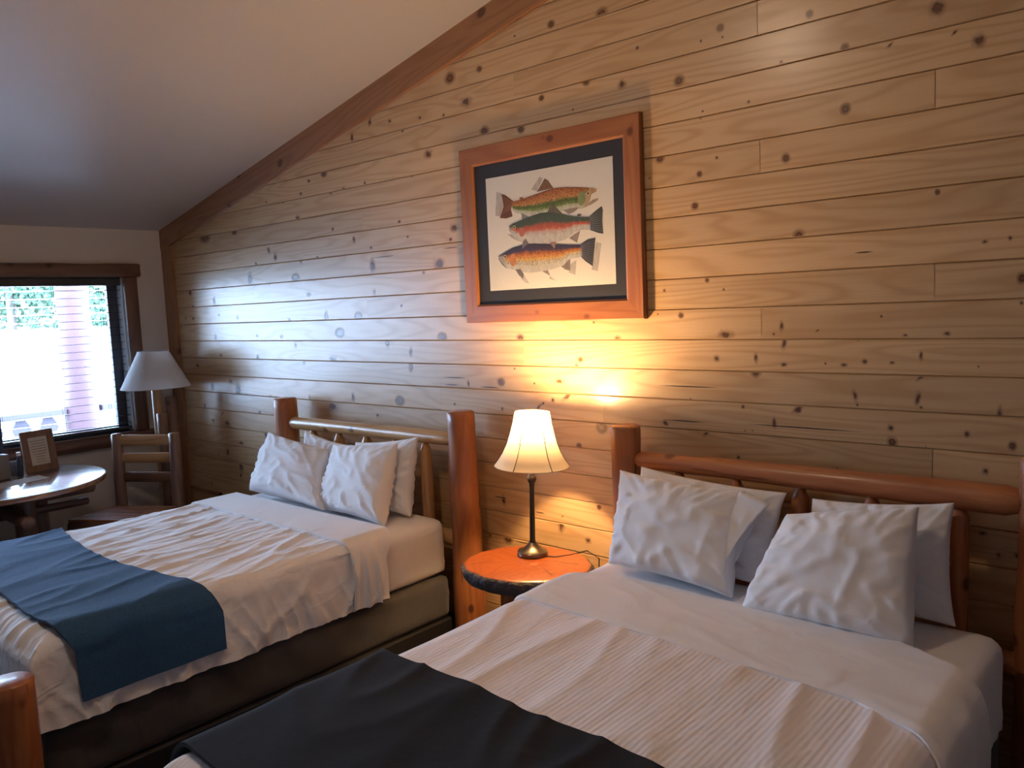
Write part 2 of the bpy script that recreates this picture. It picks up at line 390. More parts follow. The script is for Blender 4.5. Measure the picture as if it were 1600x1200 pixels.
# ------------------------------------------------------------------ room shell
PW = 0.1335                       # plank pitch
ZR = 2.501; SL = 0.2146; XRIDGE = 6.4
def ceil_z(x): return ZR + SL * x if x <= XRIDGE else ZR + SL * XRIDGE - SL * (x - XRIDGE)
XE = 9.6; YF = -5.4
KN = "3.607,3.001,0.0179,0.0126,r;3.391,3.001,0.0335,0.0228,r;3.501,2.857,0.0418,0.0291,x;3.329,2.820,0.0147,0.0100,d;3.141,2.840,0.0155,0.0102,d;2.992,2.792,0.0162,0.0105,d;2.710,2.891,0.0292,0.0181,s;2.887,2.867,0.0222,0.0142,d;2.534,2.831,0.0306,0.0186,s;3.624,2.686,0.0270,0.0192,r;3.193,2.634,0.0359,0.0240,x;2.230,2.656,0.0266,0.0156,r;2.068,2.633,0.0208,0.0120,d;1.968,2.564,0.0214,0.0122,d;2.629,2.549,0.0180,0.0112,d;2.422,2.541,0.0190,0.0115,d;2.290,2.529,0.0197,0.0117,d;1.756,2.534,0.0225,0.0125,d;1.556,2.557,0.0236,0.0128,d;3.053,2.534,0.0160,0.0106,d;1.914,2.416,0.0290,0.0165,d;0.686,2.391,0.0671,0.0333,r;1.113,2.392,0.0437,0.0227,x;1.545,2.230,0.0317,0.0174,s;2.922,2.293,0.0167,0.0109,d;2.286,2.307,0.0198,0.0119,d;2.492,2.226,0.0251,0.0155,s;3.370,2.215,0.0344,0.0239,x;3.336,2.156,0.0149,0.0103,d;3.337,2.110,0.0795,0.0553,c;1.917,2.135,0.0291,0.0167,s;2.104,2.143,0.0208,0.0123,d;1.371,2.149,0.0248,0.0134,d;1.618,2.177,0.0390,0.0216,s;2.653,2.163,0.0181,0.0114,d;2.987,2.199,0.0165,0.0109,d;2.767,2.101,0.1285,0.0825,c;1.281,2.046,0.0592,0.0317,s;1.845,2.025,0.0371,0.0212,r;1.523,1.998,0.0160,0.0088,d;2.656,2.055,0.0482,0.0305,s;3.106,1.988,0.0160,0.0108,d;3.240,2.029,0.0307,0.0211,r;2.659,1.897,0.0242,0.0154,s;1.978,1.909,0.0288,0.0168,x;0.421,1.874,0.0306,0.0150,d;0.389,1.986,0.0411,0.0200,s;0.754,1.908,0.0381,0.0193,s;2.898,1.805,0.0170,0.0112,d;0.804,1.800,0.0283,0.0145,d;1.068,1.775,0.0267,0.0141,s;1.735,1.744,0.0230,0.0131,d;2.159,1.757,0.0414,0.0248,s;2.490,1.754,0.0317,0.0198,r;0.282,1.786,0.0210,0.0102,d;0.406,1.779,0.0205,0.0101,d;2.291,1.652,0.0401,0.0245,r;3.231,1.619,0.0311,0.0216,r;2.751,1.590,0.0356,0.0232,s;1.627,1.631,0.0236,0.0133,d;1.318,1.637,0.0253,0.0138,d;0.730,1.630,0.0384,0.0196,s;1.790,1.573,0.0303,0.0175,s;1.304,1.475,0.0340,0.0186,s;1.875,1.460,0.0298,0.0174,s;2.198,1.478,0.0412,0.0251,x;2.960,1.534,0.0280,0.0188,s;2.953,1.447,0.0338,0.0227,s;0.786,1.493,0.0286,0.0147,d;0.416,1.407,0.0309,0.0154,d;2.388,1.239,0.0329,0.0206,s;2.838,1.240,0.0350,0.0233,r;1.912,1.205,0.0296,0.0176,s;3.306,1.241,0.0153,0.0109,d;2.620,1.138,0.0248,0.0161,d;1.277,1.081,0.0258,0.0143,d;1.340,0.920,0.0255,0.0143,d;2.165,1.170,0.0627,0.0383,x;3.810,1.613,0.0217,0.0165,r;4.190,1.506,0.0154,0.0125,r;4.165,1.474,0.0117,0.0094,r;4.277,1.685,0.0112,0.0091,d;3.762,1.453,0.0089,0.0067,d;3.312,1.393,0.1220,0.0866,c;3.289,1.352,0.0717,0.0508,c;3.420,1.360,0.0197,0.0142,s;3.663,1.379,0.0229,0.0171,r;3.578,1.348,0.0941,0.0695,c;4.055,1.395,0.0364,0.0290,f;4.108,1.330,0.0716,0.0576,q;4.009,1.299,0.0206,0.0163,d;3.916,1.259,0.0382,0.0298,q;3.946,1.280,0.0084,0.0066,d;3.892,1.380,0.0085,0.0066,d;3.301,1.244,0.0102,0.0073,d;3.664,1.235,0.0138,0.0104,d;4.302,1.180,0.0262,0.0219,r;4.164,1.077,0.0157,0.0129,r;4.033,0.659,0.0373,0.0303,s;4.043,0.704,0.0082,0.0067,d;4.199,0.603,0.0196,0.0164,d;3.664,0.525,0.0280,0.0215,r;3.791,0.521,0.1257,0.0986,c;3.532,0.532,0.0243,0.0183,s;3.644,0.734,0.0234,0.0178,s;3.621,0.749,0.0659,0.0500,c;3.896,0.703,0.0432,0.0343,c;4.374,3.076,0.0278,0.0221,r;4.084,3.104,0.0192,0.0145,r;3.854,3.104,0.0124,0.0090,d;5.317,2.832,0.0121,0.0116,r;4.951,2.872,0.0141,0.0125,r;4.961,2.834,0.0084,0.0075,d;4.864,2.842,0.0087,0.0077,d;4.557,2.885,0.0098,0.0081,d;4.277,2.798,0.0181,0.0143,r;4.009,2.778,0.0159,0.0120,r;4.759,2.704,0.0213,0.0184,r;4.472,2.747,0.0237,0.0193,x;5.447,2.678,0.0138,0.0137,r;5.605,2.652,0.0194,0.0199,q;5.811,2.644,0.0176,0.0189,q;5.206,2.681,0.0102,0.0096,d;5.886,2.603,0.0227,0.0249,x;5.758,2.739,0.0280,0.0296,x;4.195,2.689,0.0112,0.0087,d;3.871,2.653,0.0208,0.0154,r;4.867,2.557,0.0088,0.0078,d;4.857,2.530,0.0088,0.0078,d;5.070,2.557,0.0081,0.0075,d;5.449,2.459,0.0163,0.0162,r;4.657,2.394,0.0192,0.0164,r;5.221,2.313,0.0154,0.0147,r;4.927,2.359,0.0087,0.0078,d;4.846,2.303,0.0119,0.0106,r;4.603,2.319,0.0065,0.0055,d;4.822,2.172,0.0151,0.0134,r;5.764,2.117,0.0082,0.0088,r;5.270,2.007,0.0203,0.0198,r;5.516,1.926,0.0459,0.0473,c;5.912,1.932,0.0115,0.0129,f;5.986,1.937,0.0092,0.0106,d;4.873,1.855,0.0090,0.0081,r;4.663,1.820,0.0097,0.0085,d;4.949,1.813,0.0087,0.0080,d;4.744,1.708,0.0126,0.0112,r;4.628,1.716,0.0066,0.0057,d;5.578,1.687,0.0068,0.0071,d;6.023,1.803,0.0128,0.0148,r;6.022,1.722,0.0110,0.0128,d;4.408,1.602,0.0178,0.0150,r;4.954,1.622,0.0379,0.0352,f;5.197,1.654,0.0159,0.0154,s;5.207,1.587,0.0211,0.0206,s;5.164,1.623,0.0081,0.0078,d;5.341,1.635,0.0125,0.0125,q;5.495,1.599,0.0070,0.0073,d;5.662,1.615,0.0109,0.0117,f;5.799,1.621,0.0143,0.0158,f;4.911,1.521,0.0149,0.0137,d;5.087,1.523,0.0167,0.0159,s;5.086,1.468,0.0195,0.0186,r;5.372,1.507,0.0074,0.0075,d;5.443,1.503,0.0144,0.0148,f;5.519,1.517,0.0116,0.0121,d;5.617,1.514,0.0111,0.0119,f;5.715,1.541,0.0128,0.0139,s;5.715,1.462,0.0235,0.0257,q;5.899,1.505,0.0059,0.0067,d;5.206,1.499,0.0159,0.0156,f;4.771,1.395,0.1888,0.1704,c;4.782,1.339,0.0094,0.0085,d;4.908,1.336,0.1257,0.1167,c;5.028,1.318,0.0114,0.0109,x;5.260,1.322,0.0365,0.0363,q;5.265,1.315,0.0156,0.0156,d;5.484,1.384,0.0166,0.0173,s;5.493,1.350,0.0071,0.0074,d;5.705,1.382,0.0172,0.0188,s;5.716,1.352,0.0064,0.0070,d;5.965,1.341,0.0172,0.0200,s;4.860,1.196,0.0337,0.0311,q;4.654,1.225,0.0165,0.0147,x;5.163,1.258,0.0163,0.0159,s;5.035,1.217,0.0057,0.0055,d;5.069,1.220,0.0056,0.0054,d;5.618,1.216,0.0157,0.0170,r;5.613,1.269,0.0135,0.0145,x;5.866,1.266,0.0120,0.0137,x;6.005,1.235,0.0113,0.0133,r;5.734,1.209,0.0043,0.0047,d;4.755,1.240,0.1272,0.1150,c;5.270,1.247,0.3123,0.3122,c;5.925,1.139,0.0118,0.0136,x;5.004,1.099,0.0116,0.0111,d;5.416,1.090,0.0098,0.0102,d;0.906,1.295,0.0372,0.0196,d;0.622,1.245,0.0495,0.0253,s;0.998,1.230,0.0731,0.0389,s;1.076,1.209,0.1437,0.0773,c;1.436,1.206,0.0249,0.0139,d;0.476,1.081,0.0307,0.0155,s;0.590,0.976,0.0400,0.0206,d;0.802,0.969,0.0478,0.0252,d;1.332,0.920,0.0256,0.0143,s;0.986,0.830,0.0461,0.0248,f;0.959,0.640,0.0558,0.0302,s;0.777,0.742,0.0386,0.0204,s;1.047,1.068,0.0272,0.0146,d;0.746,1.041,0.0387,0.0202,q;6.022,0.853,0.0076,0.0091,d;5.969,0.844,0.0097,0.0115,d;5.919,0.916,0.0158,0.0185,f"
JT = "3.834,2.822;5.115,2.284;5.753,2.414;5.757,1.749;5.113,1.616;3.833,1.474;3.194,1.334;2.585,2.402;1.940,2.268;3.188,2.022;1.318,1.889;2.583,1.740;3.155,2.678;4.316,1.267;5.110,2.915;5.756,1.112;2.581,1.123"
joints = {}
for t in JT.split(';'):
    x, z = map(float, t.split(',')); joints.setdefault(int(z // PW), []).append(x)
rr = random.Random(3)
mb = MB()
nrow = int((ZR + SL * XRIDGE) / PW) + 1
for k in range(nrow):
    z0, z1 = k * PW, (k + 1) * PW
    xs = 0.0 if z1 <= ZR else (z1 - ZR) / SL
    xe = XE if z1 <= ceil_z(XE) else XRIDGE + (ZR + SL * XRIDGE - z1) / SL
    if xe - xs < 0.1: continue
    js = sorted(joints.get(k, []))
    # joints outside the photographed stretch follow the studs
    if k < 8 and not js: js = [rr.choice([1.94, 3.83, 5.11])]
    js = [j for j in js if xs + 0.1 < j < xe - 0.1] + ([7.67] if xe > 8.2 and k % 2 else [])
    ends = [xs] + js + [xe]
    for i in range(len(ends) - 1):
        a, b = ends[i], ends[i + 1]
        g = 0.0040; e = 0.0011
        if i > 0: a += e
        if i < len(ends) - 2: b -= e
        prof = [(0.012, z0), (0.006, z0 + 0.0005), (0.0, z0 + g), (0.0, z1 - g), (0.006, z1 - 0.0005), (0.012, z1)]
        n = max(1, int((b - a) / 0.4)); V = []; G = []; Fc = []
        o = (rr.random() * 50, rr.random() * 50, rr.random() * 50)
        for q in range(n + 1):
            x = a + (b - a) * q / n
            for (y, z) in prof: V.append((x, y, z)); G.append((z - z0 + o[0], y + o[1], x + o[2]))
        for q in range(n):
            for p in range(5):
                A = q * 6 + p; Fc.append((A, A + 6, A + 7, A + 1))
        mb.add(V, Fc, G, rr.random(), 0)
# backing
V = [(0, 0.012, 0), (XE, 0.012, 0), (XE, 0.012, ceil_z(XE)), (XRIDGE, 0.012, ceil_z(XRIDGE)), (0, 0.012, ZR)]
V += [(x, 0.14, z) for (x, y, z) in V]
Fc = [(0, 1, 2, 3, 4), (9, 8, 7, 6, 5), (0, 5, 6, 1), (1, 6, 7, 2), (2, 7, 8, 3), (3, 8, 9, 4), (4, 9, 5, 0)]
mb.add(V, Fc, None, 0.2, 0)
# knots and cracks of the boards (surface pattern of the wall)
uvs = {}
def knot(x, z, sx, sz, kind):
    k = int(z // PW); z0, z1 = k * PW + 0.004, (k + 1) * PW - 0.004
    ang = 0.0; mi = 1; su, sv = sx * 1.9, sz * 1.9
    jit = 0.75 + 0.5 * rr.random()
    if kind == 'r': mi = 1; su, sv = sx * 1.5, sz * 1.65
    elif kind == 'd': mi = 2; su, sv = sx * 1.1 * jit, sz * 1.2 * jit
    elif kind == 's': mi = 2; su, sv = sx * 0.8, sz * 2.1; ang = (rr.random() - 0.5) * 0.5
    elif kind == 'f': mi = 2; su, sv = sx * 1.3, sz * 0.8
    elif kind == 'q': mi = 2; su, sv = sx * 1.1, sz * 1.0; ang = 0.7
    elif kind == 'x': mi = 2; su, sv = sx * 1.35, sz * 1.35
    elif kind == 'c': mi = 3; su, sv = sx * 1.05, min(sz, 0.0045)
    dz = 0.0003 + 0.0002 * rr.random()
    pts = [(-su, -sv), (su, -sv), (su, sv), (-su, sv)]
    if kind == 'q': pts = [(-su, -sv * 0.4), (su, -sv * 0.4), (su, sv * 0.4), (-su, sv * 0.4)]
    P = [(x + p[0] * cos(ang) - p[1] * sin(ang), z + p[0] * sin(ang) + p[1] * cos(ang)) for p in pts]
    U = [(-1, -1), (1, -1), (1, 1), (-1, 1)]
    # clip to the board so the groove stays clean
    bm = list(zip(P, U))
    for lim, sgn in ((z0, 1), (z1, -1)):
        outp = []
        for i in range(len(bm)):
            (a, ua), (b, ub) = bm[i], bm[(i + 1) % len(bm)]
            ia = (a[1] - lim) * sgn >= 0; ib = (b[1] - lim) * sgn >= 0
            if ia: outp.append((a, ua))
            if ia != ib:
                t = (lim - a[1]) / (b[1] - a[1])
                outp.append(((a[0] + (b[0] - a[0]) * t, lim), (ua[0] + (ub[0] - ua[0]) * t, ua[1] + (ub[1] - ua[1]) * t)))
        bm = outp
        if len(bm) < 3: return
    b0 = len(mb.V)
    mb.add([(p[0], -dz, p[1]) for p, u in bm], [tuple(range(len(bm)))], None, 0.5, mi)
    for i, (p, u) in enumerate(bm): uvs[b0 + i] = u
for t in KN.split(';'):
    x, z, sx, sz, kind = t.split(','); knot(float(x), float(z), float(sx), float(sz), kind)
for i in range(26):   # boards to the right of the photograph
    knot(6.3 + 3.1 * rr.random(), 0.2 + 3.0 * rr.random(), 0.016, 0.014, rr.choice('rds'))
for i in range(30):
    knot(0.3 + 5.6 * rr.random(), 0.1 + 0.75 * rr.random(), 0.013, 0.011, rr.choice('rdss'))
wb_ = mb.build('wall_back', [M['pine'], M['knot_r'], M['knot_s'], M['knot_c']]); struct(wb_)
uvl = wb_.data.uv_layers.new(name='UVMap')
for lp in wb_.data.loops:
    if lp.vertex_index in uvs: uvl.data[lp.index].uv = uvs[lp.vertex_index]

# trims of the panelled wall
mb = MB()
V, Fc = box_geo(0, 1, 0, 1, 0, 1, 0)
def sloped_board(mb, xa, xb, th, dep, y0=0.0):
    za, zb = ceil_z(xa), ceil_z(xb)
    V = [(xa, y0 - dep, za - th), (xb, y0 - dep, zb - th), (xb, y0 - dep, zb), (xa, y0 - dep, za), (xa, y0, za - th), (xb, y0, zb - th), (xb, y0, zb), (xa, y0, za)]
    Fc = [(0, 1, 2, 3), (5, 4, 7, 6), (0, 4, 5, 1), (3, 2, 6, 7), (1, 5, 6, 2), (0, 3, 7, 4)]
    G = [(v[2] - SL * v[0] + 7.3, v[1], v[0]) for v in V]
    mb.add(V, Fc, G, random.random(), 0)
sloped_board(mb, 0.0, XRIDGE, 0.158, 0.024); struct(mb.build('trim_1', M['trim']))
mb = MB(); sloped_board(mb, XRIDGE, XE, 0.158, 0.024); struct(mb.build('trim_2', M['trim']))
mb = MB(); add_box(mb, 0.0, 0.165, -0.022, 0.0, 0.0, ZR - 0.13, 0.002, 'z', 0.35); struct(mb.build('trim_3', M['trim']))

def slab(name, V, Fc, mat, smooth=False): return struct(mesh(name, V, Fc, mat, None, smooth))
def boxs(name, x0, x1, y0, y1, z0, z1, mat):
    V, Fc = box_geo(x0, x1, y0, y1, z0, z1); return slab(name, V, Fc, mat)
boxs('floor', -0.14, XE + 0.12, YF - 0.12, 0.14, -0.12, 0.0, M['carpet'])
def ceil_slab(name, xa, xb):
    T = 0.14; ya, yb = YF - 0.12, 0.14
    V = [(x, y, ceil_z(min(max(x, 0), XE)) + (SL * min(x, 0)) + t) for t in (0, T) for (x, y) in ((xa, ya), (xb, ya), (xb, yb), (xa, yb))]
    slab(name, V, [(3, 2, 1, 0), (4, 5, 6, 7), (0, 1, 5, 4), (1, 2, 6, 5), (2, 3, 7, 6), (3, 0, 4, 7)], M['ceiling'])
ceil_slab('ceiling', -0.14, XRIDGE); ceil_slab('ceiling_right', XRIDGE, XE + 0.12)
# window wall with its opening
WY0, WY1, WZ0, WZ1 = -3.20, -0.355, 0.905, 2.13
mb = MB(); TH = -0.14
for (ya, yb, za, zb) in ((YF - 0.12, WY0, 0, ZR), (WY1, 0.14, 0, ZR), (WY0, WY1, 0, WZ0), (WY0, WY1, WZ1, ZR)):
    add_box(mb, TH, 0, ya, yb, za, zb)
struct(mb.build('wall_left', M['drywall']))
mb = MB(); add_box(mb, XE, XE + 0.12, YF, 0.0, 0, ceil_z(XE)); struct(mb.build('wall_right', M['drywall']))
V = [(-0.0, YF, 0), (XE, YF, 0), (XE, YF, ceil_z(XE)), (XRIDGE, YF, ceil_z(XRIDGE)), (-0.0, YF, ZR)]
V += [(x, YF - 0.12, z) for (x, y, z) in V]
slab('wall_front', V, [(4, 3, 2, 1, 0), (5, 6, 7, 8, 9), (0, 1, 6, 5), (1, 2, 7, 6), (2, 3, 8, 7), (3, 4, 9, 8), (4, 0, 5, 9)], M['drywall'])
mb = MB(); add_box(mb, 0.0, 0.016, YF, -0.03, 0, 0.09, 0.002, 'y'); struct(mb.build('baseboard_left', M['casing']))

# window
win = bpy.data.objects.new('window_1', None); COL.objects.link(win); win.location = (0, (WY0 + WY1) / 2, WZ0); struct(win)
ym = (WY0 + WY1) / 2
mb = MB(); t = 0.008
add_box(mb, TH, 0.0, WY1 - t, WY1, WZ0, WZ1); add_box(mb, TH, 0.0, WY0, WY0 + t, WZ0, WZ1)
mb.build('jamb_liner', M['liner'], win)
mb = MB(); add_box(mb, TH, 0.0, WY0, WY1, WZ0, WZ0 + 0.006); add_box(mb, TH, 0.0, WY0, WY1, WZ1 - 0.006, WZ1); mb.build('head_liner', M['blackrail'], win)
mb = MB(); s_ = 0.075
for (ya, yb, za, zb) in ((WY1 - t - s_, WY1 - t, WZ0, WZ1), (WY0 + t, WY0 + t + s_, WZ0, WZ1), (WY0, WY1, WZ0, WZ0 + 0.05), (WY0, WY1, WZ1 - 0.05, WZ1)):
    add_box(mb, TH, TH + 0.045, ya, yb, za, zb, 0.004)
mb.build('window_sash', M['sash'], win)
mb = MB(); add_box(mb, TH + 0.018, TH + 0.022, WY0 + t, WY1 - t, WZ0 + 0.04, WZ1 - 0.04); gpan = mb.build('window_pane', M['glass'], win)
# log casing
V, Fc, G = log_geo((0.014, WY0 - 0.17, WZ0 - 0.052), (0.014, WY1 + 0.19, WZ0 - 0.052), 0.068, 0.066, wob=0.06, squash=0.75, rings=20)
mesh('window_sill', V, Fc, M['casing'], win, True, None, G, 0.7, 50)
def wavy_board(name, y0, y1, z0, z1, dep, axis, par, rnd):
    mbb = MB(); V, Fc = box_geo(-0.0, dep, y0, y1, z0, z1, 0.010)
    bm = bmesh.new(); vs = [bm.verts.new(v) for v in V]
    for f in Fc: bm.faces.new([vs[i] for i in f])
    bmesh.ops.subdivide_edges(bm, edges=[e for e in bm.edges if e.calc_length() > 0.3], cuts=14, use_grid_fill=True)
    for v in bm.verts:
        if axis == 'y': v.co.z += 0.006 * nz(v.co.y * 4, 3, 0) * (1 if v.co.z > (z0 + z1) / 2 else .4)
        else: v.co.y += 0.006 * nz(v.co.z * 4, 9, 0)
    bm.verts.index_update()
    V = [tuple(v.co) for v in bm.verts]; Fc = [tuple(v.index for v in f.verts) for f in bm.faces]; bm.free()
    G = [((v[2], v[0], v[1]) if axis == 'y' else (v[1], v[0], v[2])) for v in V]
    return mesh(name, V, Fc, M['casing'], par, True, None, G, rnd, 40)
wavy_board('head_casing', WY0 - 0.14, WY1 + 0.135, WZ1, WZ1 + 0.10, 0.05, 'y', win, 0.6)
wavy_board('side_casing', WY1, WY1 + 0.105, WZ0, WZ1, 0.038, 'z', win, 0.4)
wavy_board('side_casing', WY0 - 0.105, WY0, WZ0, WZ1, 0.038, 'z', win, 0.5)

# blinds
bl = empty('window_blinds', (-0.035, ym, WZ1), 'dark horizontal slat blinds hanging in the window', 'blinds')
mb = MB(); add_box(mb, -0.068, -0.012, WY0 + .012, WY1 - .012, WZ1 - 0.065, WZ1 - .007, 0.004); mb.build('head_rail', M['blackrail'], bl)
mb = MB(); add_box(mb, -0.065, -0.015, WY0 + .014, WY1 - .014, WZ0 + 0.022, WZ0 + 0.044, 0.004); mb.build('bottom_rail', M['slat'], bl)
zs = WZ1 - 0.10; k = 0
while zs > WZ0 + 0.06:
    mb = MB(); n = 8; V = []; G = []
    tilt = 0.02
    for j in range(n + 1):
        u = j / n - 0.5
        V.append((-0.040 + u * 0.050, 0, zs + 0.0025 * cos(u * PI) + u * tilt * 0.05))
    VV = [(v[0], y, v[2] + dz) for y in (WY0 + .014, WY1 - .014) for dz in (0, -0.0028) for v in V]
    m_ = n + 1; FF = []
    for j in range(n):
        FF.append((j, j + 1, 2 * m_ + j + 1, 2 * m_ + j)); FF.append((m_ + j + 1, m_ + j, 3 * m_ + j, 3 * m_ + j + 1))
    FF += [(0, 2 * m_, 3 * m_, m_), (n, m_ + n, 3 * m_ + n, 2 * m_ + n)]
    FF += [tuple(list(range(m_)) + [m_ + j for j in range(n, -1, -1)])[::-1], tuple([2 * m_ + j for j in range(m_)] + [3 * m_ + j for j in range(n, -1, -1)])]
    mb.add(VV, FF); mb.build('slat', M['slat'], bl, smooth=True, sharp=40)
    zs -= 0.0585; k += 1
for yc in (WY1 - 0.16, WY1 - 0.50, WY1 - 0.92, WY1 - 1.6, WY1 - 2.2, WY0 + 0.16):
    mb = MB()
    for xx in (-0.062, -0.018):
        V, Fc = tube_geo([(xx, yc, WZ1 - 0.06), (xx, yc, WZ0 + 0.04)], 0.0012, 5); mb.add(V, Fc)
    mb.build('ladder_cord', M['blackrail'], bl, smooth=True)

# ------------------------------------------------------------------ outside
def gz(x, y): return -0.30 if x > -12 else -0.30 + min(1.75, (-12 - x) * 0.055)
V = []; Fc = []; nx, ny = 40, 40
for i in range(nx + 1):
    for j in range(ny + 1):
        x = -0.14 - 79 * (i / nx) ** 1.5; y = -40 + 110 * j / ny; V.append((x, y, gz(x, y)))
for i in range(nx):
    for j in range(ny): a = i * (ny + 1) + j; Fc.append((a, a + 1, a + ny + 2, a + ny + 1))
g_ = mesh('ground', V, Fc, M['ground']); g_['kind'] = 'structure'
boxs('porch_deck', -2.25, -0.14, -4.5, 2.5, -0.12, -0.02, M['rail_out'])
# porch post
V, Fc, G = log_geo((-1.9, -0.045, -0.02), (-1.9, -0.02, 2.715), 0.165, 0.135, wob=0.10, rings=24)
pp = mesh('porch_post', V, Fc, M['pole_out'], None, True, None, G, 0.5, 50); tag(pp, 'thick reddish log post standing on the porch outside the window', 'post')
pr_ = empty('porch_railing', (-1.9, -1.0, -0.02), 'wooden porch railing with vase shaped flat balusters outside the window', 'railing')
mb = MB(); add_box(mb, -1.97, -1.83, -4.4, -0.20, 0.895, 0.965, 0.01, 'y'); add_box(mb, -1.97, -1.83, 0.13, 2.4, 0.895, 0.965, 0.01, 'y'); mb.build('top_rail', M['rail_out'], pr_)
mb = MB(); add_box(mb, -1.95, -1.85, -4.4, -0.20, 0.10, 0.17, 0.01, 'y'); add_box(mb, -1.95, -1.85, 0.13, 2.4, 0.10, 0.17, 0.01, 'y'); mb.build('bottom_rail', M['rail_out'], pr_)
for i in range(-14, 9):
    yc = -0.35 + 0.235 * i
    if -0.25 < yc < 0.18: continue
    prof = [(0.17, .075), (0.25, .075), (0.32, .05), (0.40, .078), (0.55, .085), (0.66, .06), (0.72, .040), (0.80, .045), (0.86, .075), (0.895, .078)]
    prof = [(0.17, .05), (0.26, .055), (0.36, .085), (0.50, .085), (0.62, .055), (0.69, .038), (0.74, .06), (0.80, .082), (0.84, .07), (0.895, .035)]
    V = []; Fc = []
    for z, w in prof: V += [(-1.92, yc - w, z), (-1.92, yc + w, z), (-1.88, yc + w, z), (-1.88, yc - w, z)]
    for q in range(len(prof) - 1):
        for e in range(4): a = q * 4 + e; b = q * 4 + (e + 1) % 4; Fc.append((a, b, b + 4, a + 4))
    Fc += [(3, 2, 1, 0), tuple(len(V) - 4 + e for e in range(4))]
    mesh('baluster', V, Fc, M['rail_out'], pr_, False)
# trees beyond the lot
tl = ['leafy green tree beyond the lot, seen left of the porch post', 'leafy green tree beyond the lot, seen right of the porch post']
rt = random.Random(11)
for i, (tx, ty, th) in enumerate(((-50, 14.2, 9.5), (-44, 17.9, 8.5))):
    lab = tl[i]
    base = gz(tx, ty)
    t_ = empty('leafy_tree', (tx, ty, base), lab, 'tree', 'trees beyond the lot')
    log('trunk', (tx, ty, base - 0.1), (tx, ty, base + th * 0.7), 0.28, 0.10, M['bark'], t_, seg=10, rings=5)
    V = []; Fc = []; mi = []
    cl = [(tx + rt.uniform(-1.6, 1.6), ty + rt.uniform(-1.9, 1.9), base + rt.uniform(0.6, th), rt.uniform(0.9, 1.6)) for _ in range(34)]
    for _ in range(5200):
        c = rt.choice(cl); v = Vector((rt.gauss(0, 1), rt.gauss(0, 1), rt.gauss(0, 1))).normalized() * c[3] * rt.uniform(0.75, 1.05)
        p = Vector(c[:3]) + v; p.z = max(p.z, base + 0.15)
        a = Vector((rt.gauss(0, 1), rt.gauss(0, 1), rt.gauss(0, 1))).normalized(); b = a.orthogonal().normalized(); s2 = rt.uniform(0.12, 0.24)
        n0 = len(V); V += [p + a * s2, p + b * s2 * .7, p - a * s2, p - b * s2 * .7]; Fc.append((n0, n0 + 1, n0 + 2, n0 + 3)); mi.append(0 if rt.random() < .6 else 1)
    mesh('foliage', V, Fc, [M['leaf'], M['leaf2']], t_, False, mi)

# ------------------------------------------------------------------ framed fish print
FX0, FX1, FZ0, FZ1 = 3.455, 4.576, 1.697, 2.607
pic = empty('framed_picture', ((FX0 + FX1) / 2, 0, FZ0), 'wood framed print of three trout hanging on the plank wall above the lit lamp', 'picture')
fw = 0.095
def frame_side(a, b, ia, ib, grain):
    """bevelled board between outer points a,b and inner points ia,ib (x,z)"""
    y0, yo, yi = -0.002, -0.030, -0.022
    V = [(a[0], y0, a[1]), (b[0], y0, b[1]), (b[0], yo + .004, b[1]), (a[0], yo + .004, a[1])]
    def lerp(p, q, t): return (p[0] + (q[0] - p[0]) * t, p[1] + (q[1] - p[1]) * t)
    for t, y in ((0.05, yo), (0.9, yo + .002), (1.0, yi)):
        p = lerp(a, ia, t); q = lerp(b, ib, t); V += [(p[0], y, p[1]), (q[0], y, q[1])]
    V += [(ia[0], y0, ia[1]), (ib[0], y0, ib[1])]
    Fc = [(0, 1, 2, 3), (3, 2, 5, 4), (4, 5, 7, 6), (6, 7, 9, 8), (8, 9, 11, 10), (10, 11, 1, 0), (0, 3, 4, 6, 8, 10), (1, 11, 9, 7, 5, 2)]
    o = random.random() * 30
    G = [((v[2] + o, v[1], v[0] + o) if grain == 'x' else (v[0] + o, v[1], v[2] + o)) for v in V]
    return mesh('frame_rail' if grain == 'x' else 'frame_stile', V, Fc, M['frame'], pic, False, None, G, random.random())
O = [(FX0, FZ0), (FX1, FZ0), (FX1, FZ1), (FX0, FZ1)]; I_ = [(FX0 + fw, FZ0 + fw), (FX1 - fw, FZ0 + fw), (FX1 - fw, FZ1 - fw), (FX0 + fw, FZ1 - fw)]
for i, g in ((0, 'x'), (1, 'z'), (2, 'x'), (3, 'z')): frame_side(O[i], O[(i + 1) % 4], I_[i], I_[(i + 1) % 4], g)
mb = MB(); add_box(mb, FX0 + fw - .003, FX1 - fw + .003, -0.014, -0.003, FZ0 + fw - .003, FZ1 - fw + .003); mb.build('mat_board', M['mat'], pic)
